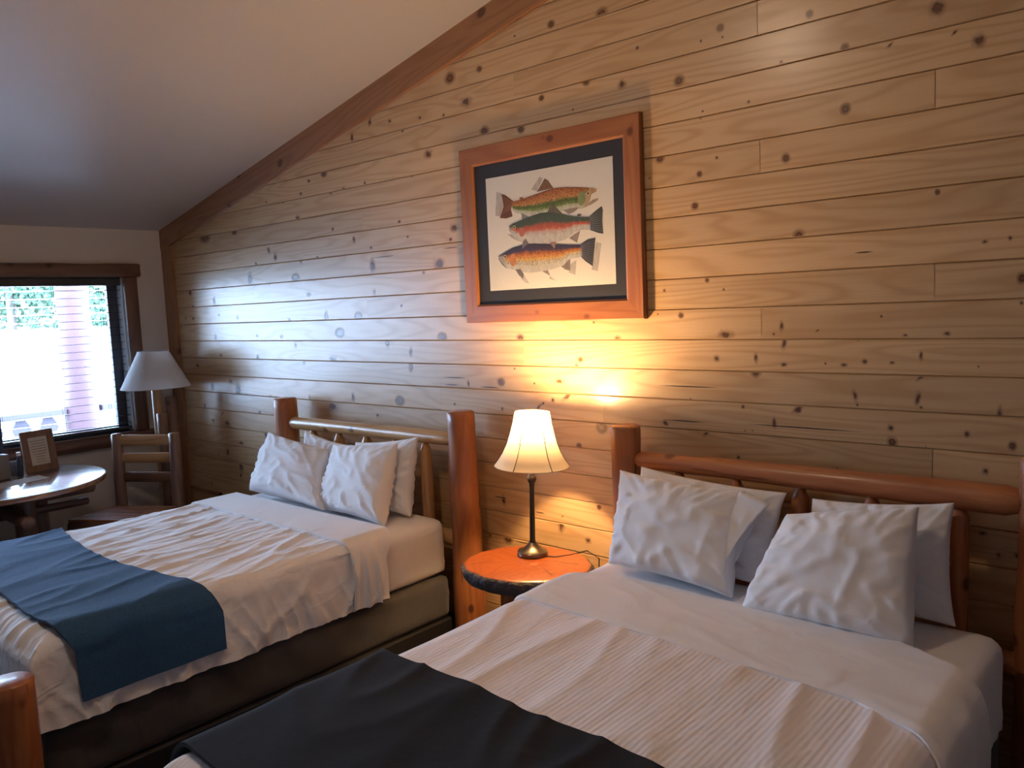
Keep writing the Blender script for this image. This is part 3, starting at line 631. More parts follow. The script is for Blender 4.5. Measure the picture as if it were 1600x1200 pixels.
FISH = {'top1':[(3.8065,2.3038),(3.8628,2.3073),(3.9365,2.3191),(3.9942,2.3284),(4.0683,2.3392),(4.1465,2.3348),(4.2452,2.3214),(4.2869,2.3147),(4.3091,2.3094),(4.3278,2.3009)],'bot1':[(3.8043,2.2649),(3.8296,2.2455),(3.8808,2.2318),(3.9671,2.2148),(4.0726,2.2121),(4.1416,2.2261),(4.2084,2.2269),(4.2411,2.2223),(4.2738,2.2302),(4.2838,2.2368)],'jawu1':[(4.285,2.3149),(4.3091,2.3104),(4.3278,2.3019),(4.3242,2.2911),(4.2985,2.284),(4.2842,2.2486)],'jawl1':[(4.2822,2.2447),(4.3006,2.257),(4.3389,2.2613),(4.3289,2.2497),(4.2934,2.2357),(4.2816,2.2319)],'tail1':[(3.7369,2.3511),(3.7632,2.3423),(3.8142,2.3057),(3.7968,2.2657),(3.8062,2.2311),(3.7602,2.2245),(3.7182,2.2316),(3.7485,2.2878)],'dor1':[(3.9696,2.333),(4.022,2.3911),(4.0424,2.3788),(4.0731,2.3397)],'pec1':[(4.1281,2.2276),(4.1821,2.2323),(4.2283,2.231),(4.1946,2.2126),(4.1608,2.2046)],'adi1':[(3.8554,2.3082),(3.8575,2.319),(3.8746,2.3209),(3.885,2.3086)],'top2':[(3.773,2.181),(3.8042,2.1949),(3.8573,2.2065),(3.9314,2.2211),(3.9892,2.2288),(4.0456,2.2283),(4.1004,2.2172),(4.154,2.201),(4.2199,2.1864),(4.2879,2.1795)],'bot2':[(3.7795,2.1607),(3.8082,2.1328),(3.8331,2.1054),(3.8662,2.0971),(3.9244,2.0868),(3.996,2.0784),(4.0662,2.0782),(4.1353,2.0859),(4.1905,2.1183),(4.237,2.1246),(4.2855,2.1202)],'jaw2':[(3.7657,2.1472),(3.7974,2.141),(3.8153,2.1237),(3.833,2.1043),(3.7891,2.1288)],'tail2':[(4.2816,2.1828),(4.3111,2.2004),(4.3531,2.2225),(4.3587,2.2055),(4.3537,2.155),(4.3577,2.0957),(4.3327,2.1005),(4.2791,2.1208)],'dor2':[(4.0316,2.2276),(4.0578,2.2646),(4.0749,2.26),(4.1239,2.2094)],'fin2':[(3.8631,2.2448),(3.8882,2.2311),(3.9168,2.2188),(3.8685,2.2082)],'anal2':[(4.1592,2.0919),(4.2271,2.1229),(4.2049,2.0669)],'pel2':[(4.0384,2.0788),(4.0561,2.0844),(4.0802,2.0808),(4.0683,2.0483)],'pec2':[(3.8856,2.115),(3.9062,2.0883),(3.8607,2.064),(3.8662,2.0971)],'adi2':[(4.2069,2.1904),(4.2173,2.2024),(4.24,2.1974),(4.2265,2.1873)],'top3':[(3.6974,2.0391),(3.7427,2.0559),(3.7974,2.0745),(3.8805,2.0876),(3.9605,2.084),(4.0382,2.075),(4.1343,2.0646),(4.1612,2.0614),(4.2341,2.0557)],'bot3':[(3.6983,2.0275),(3.724,2.0),(3.7533,1.9724),(3.7912,1.9644),(3.8654,1.9459),(3.9168,1.9402),(3.9893,1.9444),(4.0602,1.9512),(4.1161,1.964),(4.1582,1.9934),(4.2185,1.9973),(4.2318,2.0016)],'jaw3':[(3.6944,2.0278),(3.7172,2.0176),(3.7428,1.9902),(3.7532,1.9706),(3.7198,1.9945)],'tail3':[(4.2276,2.0583),(4.2676,2.0775),(4.3128,2.0815),(4.3044,2.0303),(4.2916,1.9504),(4.2505,1.9767),(4.222,2.0023)],'anal3':[(4.1023,1.9622),(4.1617,1.9959),(4.1591,1.9372),(4.1289,1.9444)],'pel3':[(3.9787,1.9478),(4.0214,1.948),(4.0342,1.9199)],'pec3':[(3.8101,1.9633),(3.844,1.9641),(3.865,1.9375),(3.8601,1.9153),(3.8347,1.9307)],'sh1':[(3.7029,2.3665),(3.737,2.3539),(3.7485,2.2878),(3.7187,2.24),(3.6879,2.246)],'sh2':[(3.9345,2.3493),(3.991,2.4043),(4.0116,2.3935),(3.9698,2.3368)],'sh3':[(4.3152,2.0606),(4.3448,2.0531),(4.3195,1.9252),(4.2846,1.9351)],'sh4':[(4.0307,1.9201),(4.0714,1.8934),(4.0299,1.9037)],'sh5':[(4.1605,1.9692),(4.1981,1.9854),(4.1883,1.9142),(4.1486,1.9298)],'sh6':[(3.8648,1.9347),(3.8994,1.888),(3.8701,1.8951),(3.8416,1.9191)],'eyes':[(4.2794,2.2888),(3.8143,2.1743),(3.7452,2.0317)],'gills':[(3.8652,2.1474),(3.7977,2.0122),(4.2398,2.2703)],'paper':[(3.6355,2.4351),(4.4261,2.4401),(4.4219,1.8567),(3.6432,1.8886)]}
pa = FISH['paper']
prt = MB(); INK = []
def ipoly(pts, y, col, sp=0.0, cols=None):
    prt.add([(p[0], y, p[1]) for p in pts], [tuple(range(len(pts)))])
    for i in range(len(pts)): INK.append((*(cols[i] if cols else col), sp))
PX0, PX1, PZ0, PZ1 = 3.630, 4.420, 1.862, 2.440
mb = MB(); add_box(mb, PX0, PX1, -0.0152, -0.013, PZ0, PZ1); ppr = mb.build('paper_sheet', M['paper'], pic); ppr['label'] = 'cream paper of the trout print'
Y = [-0.0156]
def nexty(): Y[0] -= 0.00006; return Y[0]
for k in ('sh1', 'sh2', 'sh3', 'sh4', 'sh5', 'sh6'): ipoly(FISH[k], nexty(), (0.44, 0.40, 0.355))
def resample(pts, n, x0, x1):
    pts = sorted(pts); out = []
    for i in range(n + 1):
        x = x0 + (x1 - x0) * i / n
        for a, b in zip(pts, pts[1:]):
            if a[0] <= x <= b[0]: z = a[1] + (b[1] - a[1]) * (x - a[0]) / max(1e-9, b[0] - a[0]); break
        else: z = pts[0][1] if x < pts[0][0] else pts[-1][1]
        out.append((x, z))
    return out
def body(top, bot, ramp, sp, headx, headcol, flip):
    x0 = max(min(p[0] for p in top), min(p[0] for p in bot)); x1 = min(max(p[0] for p in top), max(p[0] for p in bot))
    n = 60; mrow = 22; T = resample(top, n, x0, x1); B = resample(bot, n, x0, x1); y = nexty(); b0 = len(prt.V)
    V = []; Fc = []
    for i in range(n + 1):
        for j in range(mrow + 1):
            t = j / mrow; V.append((T[i][0], y, T[i][1] + (B[i][1] - T[i][1]) * t))
            tt = min(1, max(0, t + 0.05 * nz(T[i][0] * 90, t * 5, 2) ))
            for (ta, ca), (tb, cb) in zip(ramp, ramp[1:]):
                if ta <= tt <= tb:
                    f_ = (tt - ta) / (tb - ta); c = tuple(ca[q] + (cb[q] - ca[q]) * f_ for q in range(3)); break
            h = (T[i][0] - headx) / 0.03 * flip; h = min(1, max(0, h))
            hc = headcol if t > 0.3 else tuple(q * 0.6 for q in headcol)
            if t < 0.15: h *= 0.2
            c = tuple(c[q] * (1 - h) + hc[q] * h for q in range(3))
            INK.append((*c, sp * (1 - 0.8 * h) if tt < .75 else 0.0))
    for i in range(n):
        for j in range(mrow): a = i * (mrow + 1) + j; Fc.append((a, a + 1, a + mrow + 2, a + mrow + 1))
    prt.add(V, Fc)
def fin(pts, col, streak=6, base=None):
    y = nexty(); ipoly(pts, y, col)
    cx = sum(p[0] for p in pts) / len(pts); cz = sum(p[1] for p in pts) / len(pts)
W_ = (0.50, 0.47, 0.42)
fin(FISH['tail1'], (0.14, 0.055, 0.03)); fin(FISH['dor1'], (0.17, 0.08, 0.04)); fin(FISH['adi1'], (0.3, 0.14, 0.08)); fin(FISH['jawl1'], (0.33, 0.24, 0.18))
body(FISH['top1'], FISH['bot1'], [(0, (0.22, 0.08, 0.03)), (0.12, (0.42, 0.15, 0.04)), (0.4, (0.55, 0.25, 0.08)), (0.47, (0.2, 0.2, 0.05)), (0.55, (0.05, 0.12, 0.02)), (0.68, (0.15, 0.25, 0.05)), (0.8, (0.42, 0.42, 0.28)), (1, W_)], 1.0, 4.235, (0.40, 0.30, 0.17), 1)
fin(FISH['jawu1'], (0.40, 0.24, 0.12)); fin(FISH['pec1'], (0.24, 0.20, 0.17))
fin(FISH['tail2'], (0.06, 0.065, 0.065)); fin(FISH['fin2'], (0.2, 0.2, 0.18)); fin(FISH['dor2'], (0.07, 0.08, 0.06)); fin(FISH['adi2'], (0.09, 0.09, 0.07)); fin(FISH['jaw2'], (0.36, 0.32, 0.28)); fin(FISH['anal2'], (0.25, 0.2, 0.18))
fin(FISH['tail3'], (0.045, 0.045, 0.055)); fin(FISH['anal3'], (0.22, 0.18, 0.15)); fin(FISH['pel3'], (0.24, 0.2, 0.17)); fin(FISH['jaw3'], (0.14, 0.13, 0.14))
body(FISH['top3'], FISH['bot3'], [(0, (0.03, 0.03, 0.06)), (0.22, (0.05, 0.04, 0.09)), (0.3, (0.35, 0.10, 0.04)), (0.42, (0.60, 0.22, 0.05)), (0.55, (0.68, 0.40, 0.10)), (0.66, (0.5, 0.45, 0.33)), (1, W_)], 0.7, 3.755, (0.34, 0.32, 0.30), -1)
fin(FISH['pec3'], (0.15, 0.13, 0.12))
body(FISH['top2'], FISH['bot2'], [(0, (0.045, 0.075, 0.045)), (0.3, (0.06, 0.09, 0.06)), (0.36, (0.32, 0.08, 0.05)), (0.52, (0.50, 0.11, 0.06)), (0.6, (0.5, 0.36, 0.3)), (0.7, W_), (1, (0.46, 0.43, 0.40))], 0.35, 3.808, (0.30, 0.29, 0.26), -1)
fin(FISH['pel2'], (0.26, 0.17, 0.15)); fin(FISH['pec2'], (0.17, 0.15, 0.14))
def disc(c, r, col, n=14, sz=1.0):
    y = nexty(); ipoly([(c[0] + r * cos(2 * PI * i / n), c[1] + r * sz * sin(2 * PI * i / n)) for i in range(n)], y, col)
disc(FISH['gills'][0], 0.020, (0.42, 0.13, 0.08), sz=1.2); disc(FISH['gills'][1], 0.023, (0.52, 0.20, 0.07), sz=1.4); disc(FISH['gills'][2], 0.022, (0.20, 0.25, 0.10), sz=1.5)
for e in FISH['eyes']: disc(e, 0.0095, (0.55, 0.45, 0.25)); disc(e, 0.0055, (0.02, 0.015, 0.01))
def ray(a, b, w, col):
    d = Vector((b[0] - a[0], b[1] - a[1])); n = Vector((-d.y, d.x)).normalized() * w; ipoly([(a[0] - n.x, a[1] - n.y), (b[0] - n.x * .4, b[1] - n.y * .4), (b[0] + n.x * .4, b[1] + n.y * .4), (a[0] + n.x, a[1] + n.y)], Y[0], col)
nexty()
for (tl_, root, edge, col) in (('tail1', (2, 3), (0, 6), (0.34, 0.17, 0.10)), ('tail2', (0, 7), (2, 5), (0.22, 0.23, 0.22)), ('tail3', (0, 6), (2, 4), (0.20, 0.20, 0.22))):
    P = FISH[tl_]; a0, a1 = P[root[0]], P[root[1]]; e0, e1 = P[edge[0]], P[edge[1]]
    for i in range(1, 10):
        t = i / 10; ray((a0[0] + (a1[0] - a0[0]) * t, a0[1] + (a1[1] - a0[1]) * t), (e0[0] + (e1[0] - e0[0]) * t * .98, e0[1] + (e1[1] - e0[1]) * t), 0.0012, col)
for (nm, tip, b0_, b1_) in (('dor1', 1, 0, 3), ('dor2', 1, 0, 3)):
    P = FISH[nm]
    for i in range(1, 7):
        t = i / 7; a = (P[b0_][0] + (P[b1_][0] - P[b0_][0]) * t, P[b0_][1] + (P[b1_][1] - P[b0_][1]) * t); e = (P[tip][0] * (1 - t) + P[2][0] * t, P[tip][1] * (1 - t) + P[2][1] * t)
        ray(a, (a[0] + (e[0] - a[0]) * .85, a[1] + (e[1] - a[1]) * .85), 0.001, (0.36, 0.24, 0.16))
po = prt.build('printed_trout', M['ink_fish'], ppr)
ca = po.data.color_attributes.new('ink', 'FLOAT_COLOR', 'POINT'); ca.data.foreach_set('color', [c for v in INK for c in v])

# wooden access panel low on the plank wall
ap = empty('wall_panel', (0.40, 0, 0.06), 'low brown wooden framed panel on the plank wall near the corner', 'panel')
mb = MB(); add_box(mb, 0.175, 0.63, -0.010, 0.0, 0.06, 0.40, 0.002, 'x', .2); mb.build('panel_board', M['pine'], ap)
mb = MB()
for (a, b, c, d) in ((0.165, 0.645, 0.375, 0.405), (0.165, 0.645, 0.05, 0.08), (0.165, 0.195, 0.05, 0.405), (0.615, 0.645, 0.05, 0.405)): add_box(mb, a, b, -0.018, 0, c, d, 0.002, 'x', .3)
mb.build('panel_frame', M['trim'], ap)

# ------------------------------------------------------------------ beds
def log_bed(name, label, xl, xr, rl, rr_, yfoot, rail, spx, spr, matp, matr):
    b = empty(name, ((xl + xr) / 2, -1.2, 0), label, 'bed', 'log beds')
    log('headboard_post', (xl, -0.14, 0), (xl, -0.14, 1.228), rl * 1.08, rl, matp[0], b, wob=0.10, cham1=0.010, rings=22)
    log('headboard_post', (xr, -0.14, 0), (xr, -0.14, 1.232), rr_ * 1.12, rr_, matp[1], b, wob=0.10, cham1=0.010, rings=22)
    (z0, r0, z1, r1) = rail
    log('headboard_rail', (xl + rl * .7, -0.14, z0), (xr - rr_ * .7, -0.14, z1), r0, r1, matr, b, rings=26, wob=0.05, tip0=(0.045, r0 * .62), tip1=(0.06, r1 * .68), rnd=.55)
    log('headboard_rail', (xl, -0.14, 0.52), (xr, -0.14, 0.52), 0.045, 0.045, matr, b)
    for x in spx:
        zt = z0 + (z1 - z0) * (x - xl) / (xr - xl)
        log('headboard_spindle', (x, -0.14, 0.53), (x, -0.14, zt - 0.025), spr, spr, matr, b, rings=8, tip1=(0.055, 0.011), tip0=(0.03, 0.012), seg=14, wob=.06)
    log('foot_post', (xl, yfoot, 0), (xl, yfoot, 0.60), 0.072, 0.07, matp[0], b, wob=.06)
    log('foot_post', (xr, yfoot, 0), (xr, yfoot, 0.60), 0.074, 0.072, M['log'], b, wob=.05, rnd=0.2)
    mb = MB(); add_box(mb, xl + .06, xr - .06, yfoot + .06, -0.22, 0.0, 0.105, 0.008); mb.build('platform', M['black'], b)
    return b
log_bed('log_bed', 'orange log bed nearer the window, with navy blue fleece throw over its foot', 1.832, 3.488, 0.075, 0.078, -2.345, (1.066, 0.041, 1.076, 0.038), (2.13, 2.405, 2.675, 2.94, 3.195), 0.034, (M['log'], M['log']), M['paleog'])
log_bed('log_bed', 'orange log bed nearer the camera, right of the round nightstand', 4.53, 6.13, 0.066, 0.078, -2.40, (1.078, 0.038, 1.078, 0.051), (4.80, 5.06, 5.325, 5.59, 5.875), 0.033, (M['log'], M['log']), M['log'])

def rbox(name, x0, x1, y0, y1, z0, z1, R, mat, parent, fn=None, seg=36):
    """soft rounded box; fn(p, n) displaces"""
    nx = max(6, int((x1 - x0) / 0.035)); ny = max(6, int((y1 - y0) / 0.035)); nzz = max(4, int((z1 - z0) / 0.03))
    bm = bmesh.new(); bmesh.ops.create_cube(bm, size=2.0)
    bm.free()
    V = []; idx = {}; Fc = []
    cx, cy, cz = (x0 + x1) / 2, (y0 + y1) / 2, (z0 + z1) / 2; hx, hy, hz = (x1 - x0) / 2, (y1 - y0) / 2, (z1 - z0) / 2
    def vert(i, j, k):
        key = (i, j, k)
        if key in idx: return idx[key]
        p = Vector((-hx + 2 * hx * i / nx, -hy + 2 * hy * j / ny, -hz + 2 * hz * k / nzz))
        q = Vector((max(-hx + R, min(hx - R, p.x)), max(-hy + R, min(hy - R, p.y)), max(-hz + R, min(hz - R, p.z))))
        n = p - q
        if n.length > 1e-9: n.normalize(); p = q + n * R
        else: n = Vector((0, 0, 1))
        w = Vector((p.x + cx, p.y + cy, p.z + cz))
        if fn: w = w + fn(w, n)
        idx[key] = len(V); V.append(w); return idx[key]
    for i in range(nx):
        for j in range(ny):
            Fc.append((vert(i, j, 0), vert(i, j + 1, 0), vert(i + 1, j + 1, 0), vert(i + 1, j, 0)))
            Fc.append((vert(i, j, nzz), vert(i + 1, j, nzz), vert(i + 1, j + 1, nzz), vert(i, j + 1, nzz)))
    for i in range(nx):
        for k in range(nzz):
            Fc.append((vert(i, 0, k), vert(i + 1, 0, k), vert(i + 1, 0, k + 1), vert(i, 0, k + 1)))
            Fc.append((vert(i, ny, k), vert(i, ny, k + 1), vert(i + 1, ny, k + 1), vert(i + 1, ny, k)))
    for j in range(ny):
        for k in range(nzz):
            Fc.append((vert(0, j, k), vert(0, j, k + 1), vert(0, j + 1, k + 1), vert(0, j + 1, k)))
            Fc.append((vert(nx, j, k), vert(nx, j + 1, k), vert(nx, j + 1, k + 1), vert(nx, j, k + 1)))
    return mesh(name, V, Fc, mat, parent, True)

def drape(name, xc, halfw, R, top, y0f, y1f, dropL, dropR, mat, parent=None, thick=0.012, yfoot=None, Rf=0.09, na=150, nb=150, wr=None, yhead=None, solid=True):
    """sheet laid over the bed and hanging down both sides (and over the foot beyond yfoot)"""
    flat = halfw - R; arc = R * PI / 2
    AL = flat + arc + max(0, dropL - R); AR = flat + arc + max(0, dropR - R)
    V = []; Fc = []
    def wrap(a, fl, Rr):
        s = 1 if a >= 0 else -1; a = abs(a)
        if a <= fl: return s * a, 0.0, 0.0
        if a <= fl + Rr * PI / 2:
            t = (a - fl) / Rr; return s * (fl + Rr * sin(t)), Rr * (1 - cos(t)), t
        return s * (fl + Rr), Rr + (a - fl - Rr * PI / 2), PI / 2
    for i in range(na + 1):
        a = -AL + (AL + AR) * i / na
        x, dz, th = wrap(a, flat, R); s = 1 if a >= 0 else -1
        ya, yb = y0f(a, dz), y1f(a, dz)
        for j in range(nb + 1):
            y = ya + (yb - ya) * j / nb; dz2 = 0.0; th2 = 0.0
            if yfoot is not None and y < yfoot:
                e, dz2, th2 = wrap(yfoot - y, 0.0, Rf); y = yfoot - e
            d = (dz ** 3 + dz2 ** 3) ** (1 / 3) if (dz > 0 or dz2 > 0) else 0.0
            n = Vector((s * sin(th) * (1 - .3 * (th2 > 0)), -sin(th2), max(0.0, cos(max(th, th2))) + 1e-4)).normalized()
            p = Vector((xc + x, y, top - d))
            if wr: p = p + n * wr(a, y, d, th)
            V.append(p)
    for i in range(na):
        for j in range(nb): q = i * (nb + 1) + j; Fc.append((q, q + nb + 1, q + nb + 2, q + 1))
    # flip so the outside faces up
    Fc = [f[::-1] for f in Fc]
    if solid and thick > 0:
        nv = len(V); W = nb + 1
        nrm = [Vector((0, 0, 0)) for _ in V]
        for f in Fc:
            a_, b_, c_ = V[f[0]], V[f[1]], V[f[2]]; n = (b_ - a_).cross(c_ - a_)
            for q in f: nrm[q] += n
        if nrm[(na // 2) * W + nb // 3].z < 0:
            Fc = [f[::-1] for f in Fc]; nrm = [-n for n in nrm]
        V2 = [V[q] - nrm[q].normalized() * thick for q in range(nv)]
        V = V + V2; F2 = [tuple(q + nv for q in f[::-1]) for f in Fc]
        ring = [(0 * W + j) for j in range(W)] + [(i * W + nb) for i in range(1, na + 1)] + [(na * W + j) for j in range(nb - 1, -1, -1)] + [(i * W) for i in range(na - 1, 0, -1)]
        FR = [(ring[q], ring[(q + 1) % len(ring)], ring[(q + 1) % len(ring)] + nv, ring[q] + nv) for q in range(len(ring))]
        Fc = Fc + F2 + FR
    return mesh(name, V, Fc, mat, parent, True, sharp=55)
def ridge(v):   # sharp crease profile
    v = abs(v); return (1 - min(1, v * 3.0)) ** 2

# far bed bedding -------------------------------------------------
B1C = 2.645; B1H = 0.765
def bs_fn(seed):
    def f(p, n):
        if abs(n.z) > 0.7: return Vector((0, 0, 0))
        w = 0.006 * nz(p.y * 7 + seed, p.z * 5 + p.y * 4, p.x * 7) + 0.008 * ridge(nz(p.y * 3.2 + p.z * 6 + seed, p.z * 2, p.x * 3))
        return n * w
    return f
bx = rbox('box_spring', 1.90, 3.415, -2.235, -0.215, 0.105, 0.338, 0.03, M['grey'], None, bs_fn(3)); tag(bx, 'grey fabric covered box spring of the bed nearer the window', 'box spring')
def mt_fn(seed, side):
    def f(p, n):
        w = 0.003 * nz(p.x * 3 + seed, p.y * 3, p.z * 3)
        if abs(n.z) < 0.6:
            t = max(0, (0.52 - p.z) / 0.2)
            w += 0.014 * t * ridge(nz((p.y + p.z * 0.9) * 14 + seed, (p.y - p.z) * 1.5, p.x * 2))
        return n * w
    return f
mt = rbox('mattress', 1.885, 3.405, -2.235, -0.205, 0.342, 0.650, 0.055, M['sheet'], None, mt_fn(1, 1)); tag(mt, 'mattress with white fitted sheet on the bed nearer the window', 'mattress')
def wr1(a, y, d, th):
    w = 0.004 * nz(a * 3, y * 3, 1)
    if d < 0.05:
        w += 0.010 * ridge(nz(a * 7.0 + y * 1.5, y * 1.6 - a * .6, 4.0)) + 0.006 * ridge(nz(a * 15 + y * 2, y * 2.5, 8.0)) + 0.003 * nz(a * 14, y * 5, 2)
    else:
        k = min(1, d / 0.25)
        w += k * (0.022 * ridge(nz((y + d * .6) * 6.5, d * 2.2, 7.0)) + 0.010 * ridge(nz((y - d * .4) * 13, d * 3, 5.0)) + 0.010 * nz(y * 8 + d * 3, d * 3, 3)) + 0.012 * k
    return max(w, -0.002)
dv = empty('duvet', (B1C, -1.4, 0.66), 'white crumpled duvet on the bed nearer the window', 'duvet')
hem1 = 0.325
drape('duvet_cover', B1C, B1H + 0.010, 0.075, 0.672, lambda a, d: -0.70 + 0.03 * nz(a * 2, 0, 0), lambda a, d: -2.55, hem1 - .05, hem1, M['duvet_far'], dv, 0.012, yfoot=-2.155, Rf=0.10, wr=wr1, na=190, nb=170)
def wrf1(a, y, d, th):
    w = 0.003 * nz(a * 4, y * 6, 9)
    if d > 0.03:
        k = min(1, d / 0.2); w += k * (0.030 * ridge(nz((y) * 15 + d, d * 1.5, 2.0)) + 0.014)
    return max(w, -0.001)
fo = drape('turned_down_edge', B1C, B1H + 0.020, 0.078, 0.690, lambda a, d: -0.595 - 0.07 * min(1, d * 8), lambda a, d: -0.875 + 0.01 * nz(a * 3, 2, 2), 0.24, 0.335, M['sheet'], dv, 0.014, wr=wrf1, na=170, nb=34)
def wrt(a, y, d, th):
    w = 0.004 * nz(a * 3, y * 3, 21) + 0.008 * ridge(nz(a * 5 + y * .8, y * 2.2 + a, 14.0)) * (d < 0.1)
    if d > 0.03: w += 0.010 * nz(y * 5, d * 3, 3) + 0.020 * min(1, d / .15)
    return w
def b1y0(a, d): return -1.60 - 0.09 * sin(max(0, min(1, (a + B1H) / (2 * B1H))) * PI) + 0.05 * min(1, d / .12)
def b1y1(a, d): return -2.165 + (0.05 * min(1, d / .1)) + 0.0 * a + 0.02 * nz(a * 3, 0, 0)
bt = drape('throw_blanket', B1C, B1H + 0.030, 0.085, 0.700, b1y0, b1y1, 0.25, 0.285, M['blue'], None, 0.010, wr=wrt, na=150, nb=70)
tag(bt, 'navy blue fleece throw folded across the foot of the bed nearer the window', 'blanket')

# near bed bedding -------------------------------------------------
B2C = 5.295; B2H = 0.755
bx = rbox('box_spring', 4.555, 6.03, -2.33, -0.245, 0.105, 0.345, 0.03, M['grey'], None, bs_fn(13)); tag(bx, 'dark grey covered box spring of the bed nearer the camera', 'box spring')
mt = rbox('mattress', 4.54, 6.045, -2.33, -0.265, 0.349, 0.668, 0.06, M['sheet'], None, mt_fn(8, 1)); tag(mt, 'mattress with white fitted sheet on the bed nearer the camera', 'mattress')
def wr2(a, y, d, th):
    w = 0.004 * nz(a * 2, y * 2, 31)
    if d < 0.06: w += 0.009 * ridge(nz(a * 5.0 + 0.9 * y, y * 0.9 - a * .3, 44.0)) + 0.002 * nz(a * 12, y * 3, 2)
    else: w += 0.010 * nz(y * 6, d * 3, 33) + 0.014 * min(1, d / .2)
    return max(w, -0.002)
dv2 = empty('duvet', (B2C, -1.5, 0.68), 'white duvet with fine woven stripes on the bed nearer the camera', 'duvet')
drape('duvet_cover', B2C, B2H + 0.010, 0.085, 0.690, lambda a, d: -0.80, lambda a, d: -2.66, 0.30, 0.33, M['duvet_near'], dv2, 0.012, yfoot=-2.25, Rf=0.10, wr=wr2, na=170, nb=170)
def f2y1(a, d):
    t = (a + B2H) / (2 * B2H); return -0.955 - 0.085 * min(1, max(0, t)) - 0.10 * max(0, t - 0.85) / 0.15 * (1 if t < 1.1 else 1.1) + 0.006 * nz(a * 5, 1, 1)
def f2y0(a, d): return -0.585 - 0.10 * min(1, max(0, (-a - 0.60) / .15)) - 0.16 * min(1, max(0, (a - 0.50) / .3))
def wrf2(a, y, d, th):
    w = 0.004 * nz(a * 2, y * 5, 9) + 0.003 * ridge(nz(a * 2, y * 9 + a * 1.5, 5))
    if d > 0.03: w += 0.012 * nz(y * 8, d * 2, 2) + 0.016 * min(1, d / .15)
    k = min(1, max(0, (y - f2y1(a, d)) / 0.025))
    return max(w, -0.001) * (0.5 + 0.5 * k) - 0.006 * (1 - k)
drape('turned_down_edge', B2C, B2H + 0.020, 0.088, 0.7035, f2y0, f2y1, 0.20, 0.34, M['sheet'], dv2, 0.009, wr=wrf2, na=150, nb=40)
def b2y0(a, d): return -1.60 - 0.06 * min(1, max(0, (a + B2H) / (2 * B2H))) + 0.015 * nz(a * 4, 0, 0)
def b2y1(a, d): return -2.285 + 0.03 * nz(a * 2, 3, 0)
bt = drape('throw_blanket', B2C, B2H + 0.036, 0.095, 0.722, b2y0, b2y1, 0.26, 0.27, M['navy'], None, 0.012, wr=wrt, na=120, nb=70)
tag(bt, 'near-black knitted throw folded across the bed nearer the camera', 'blanket')

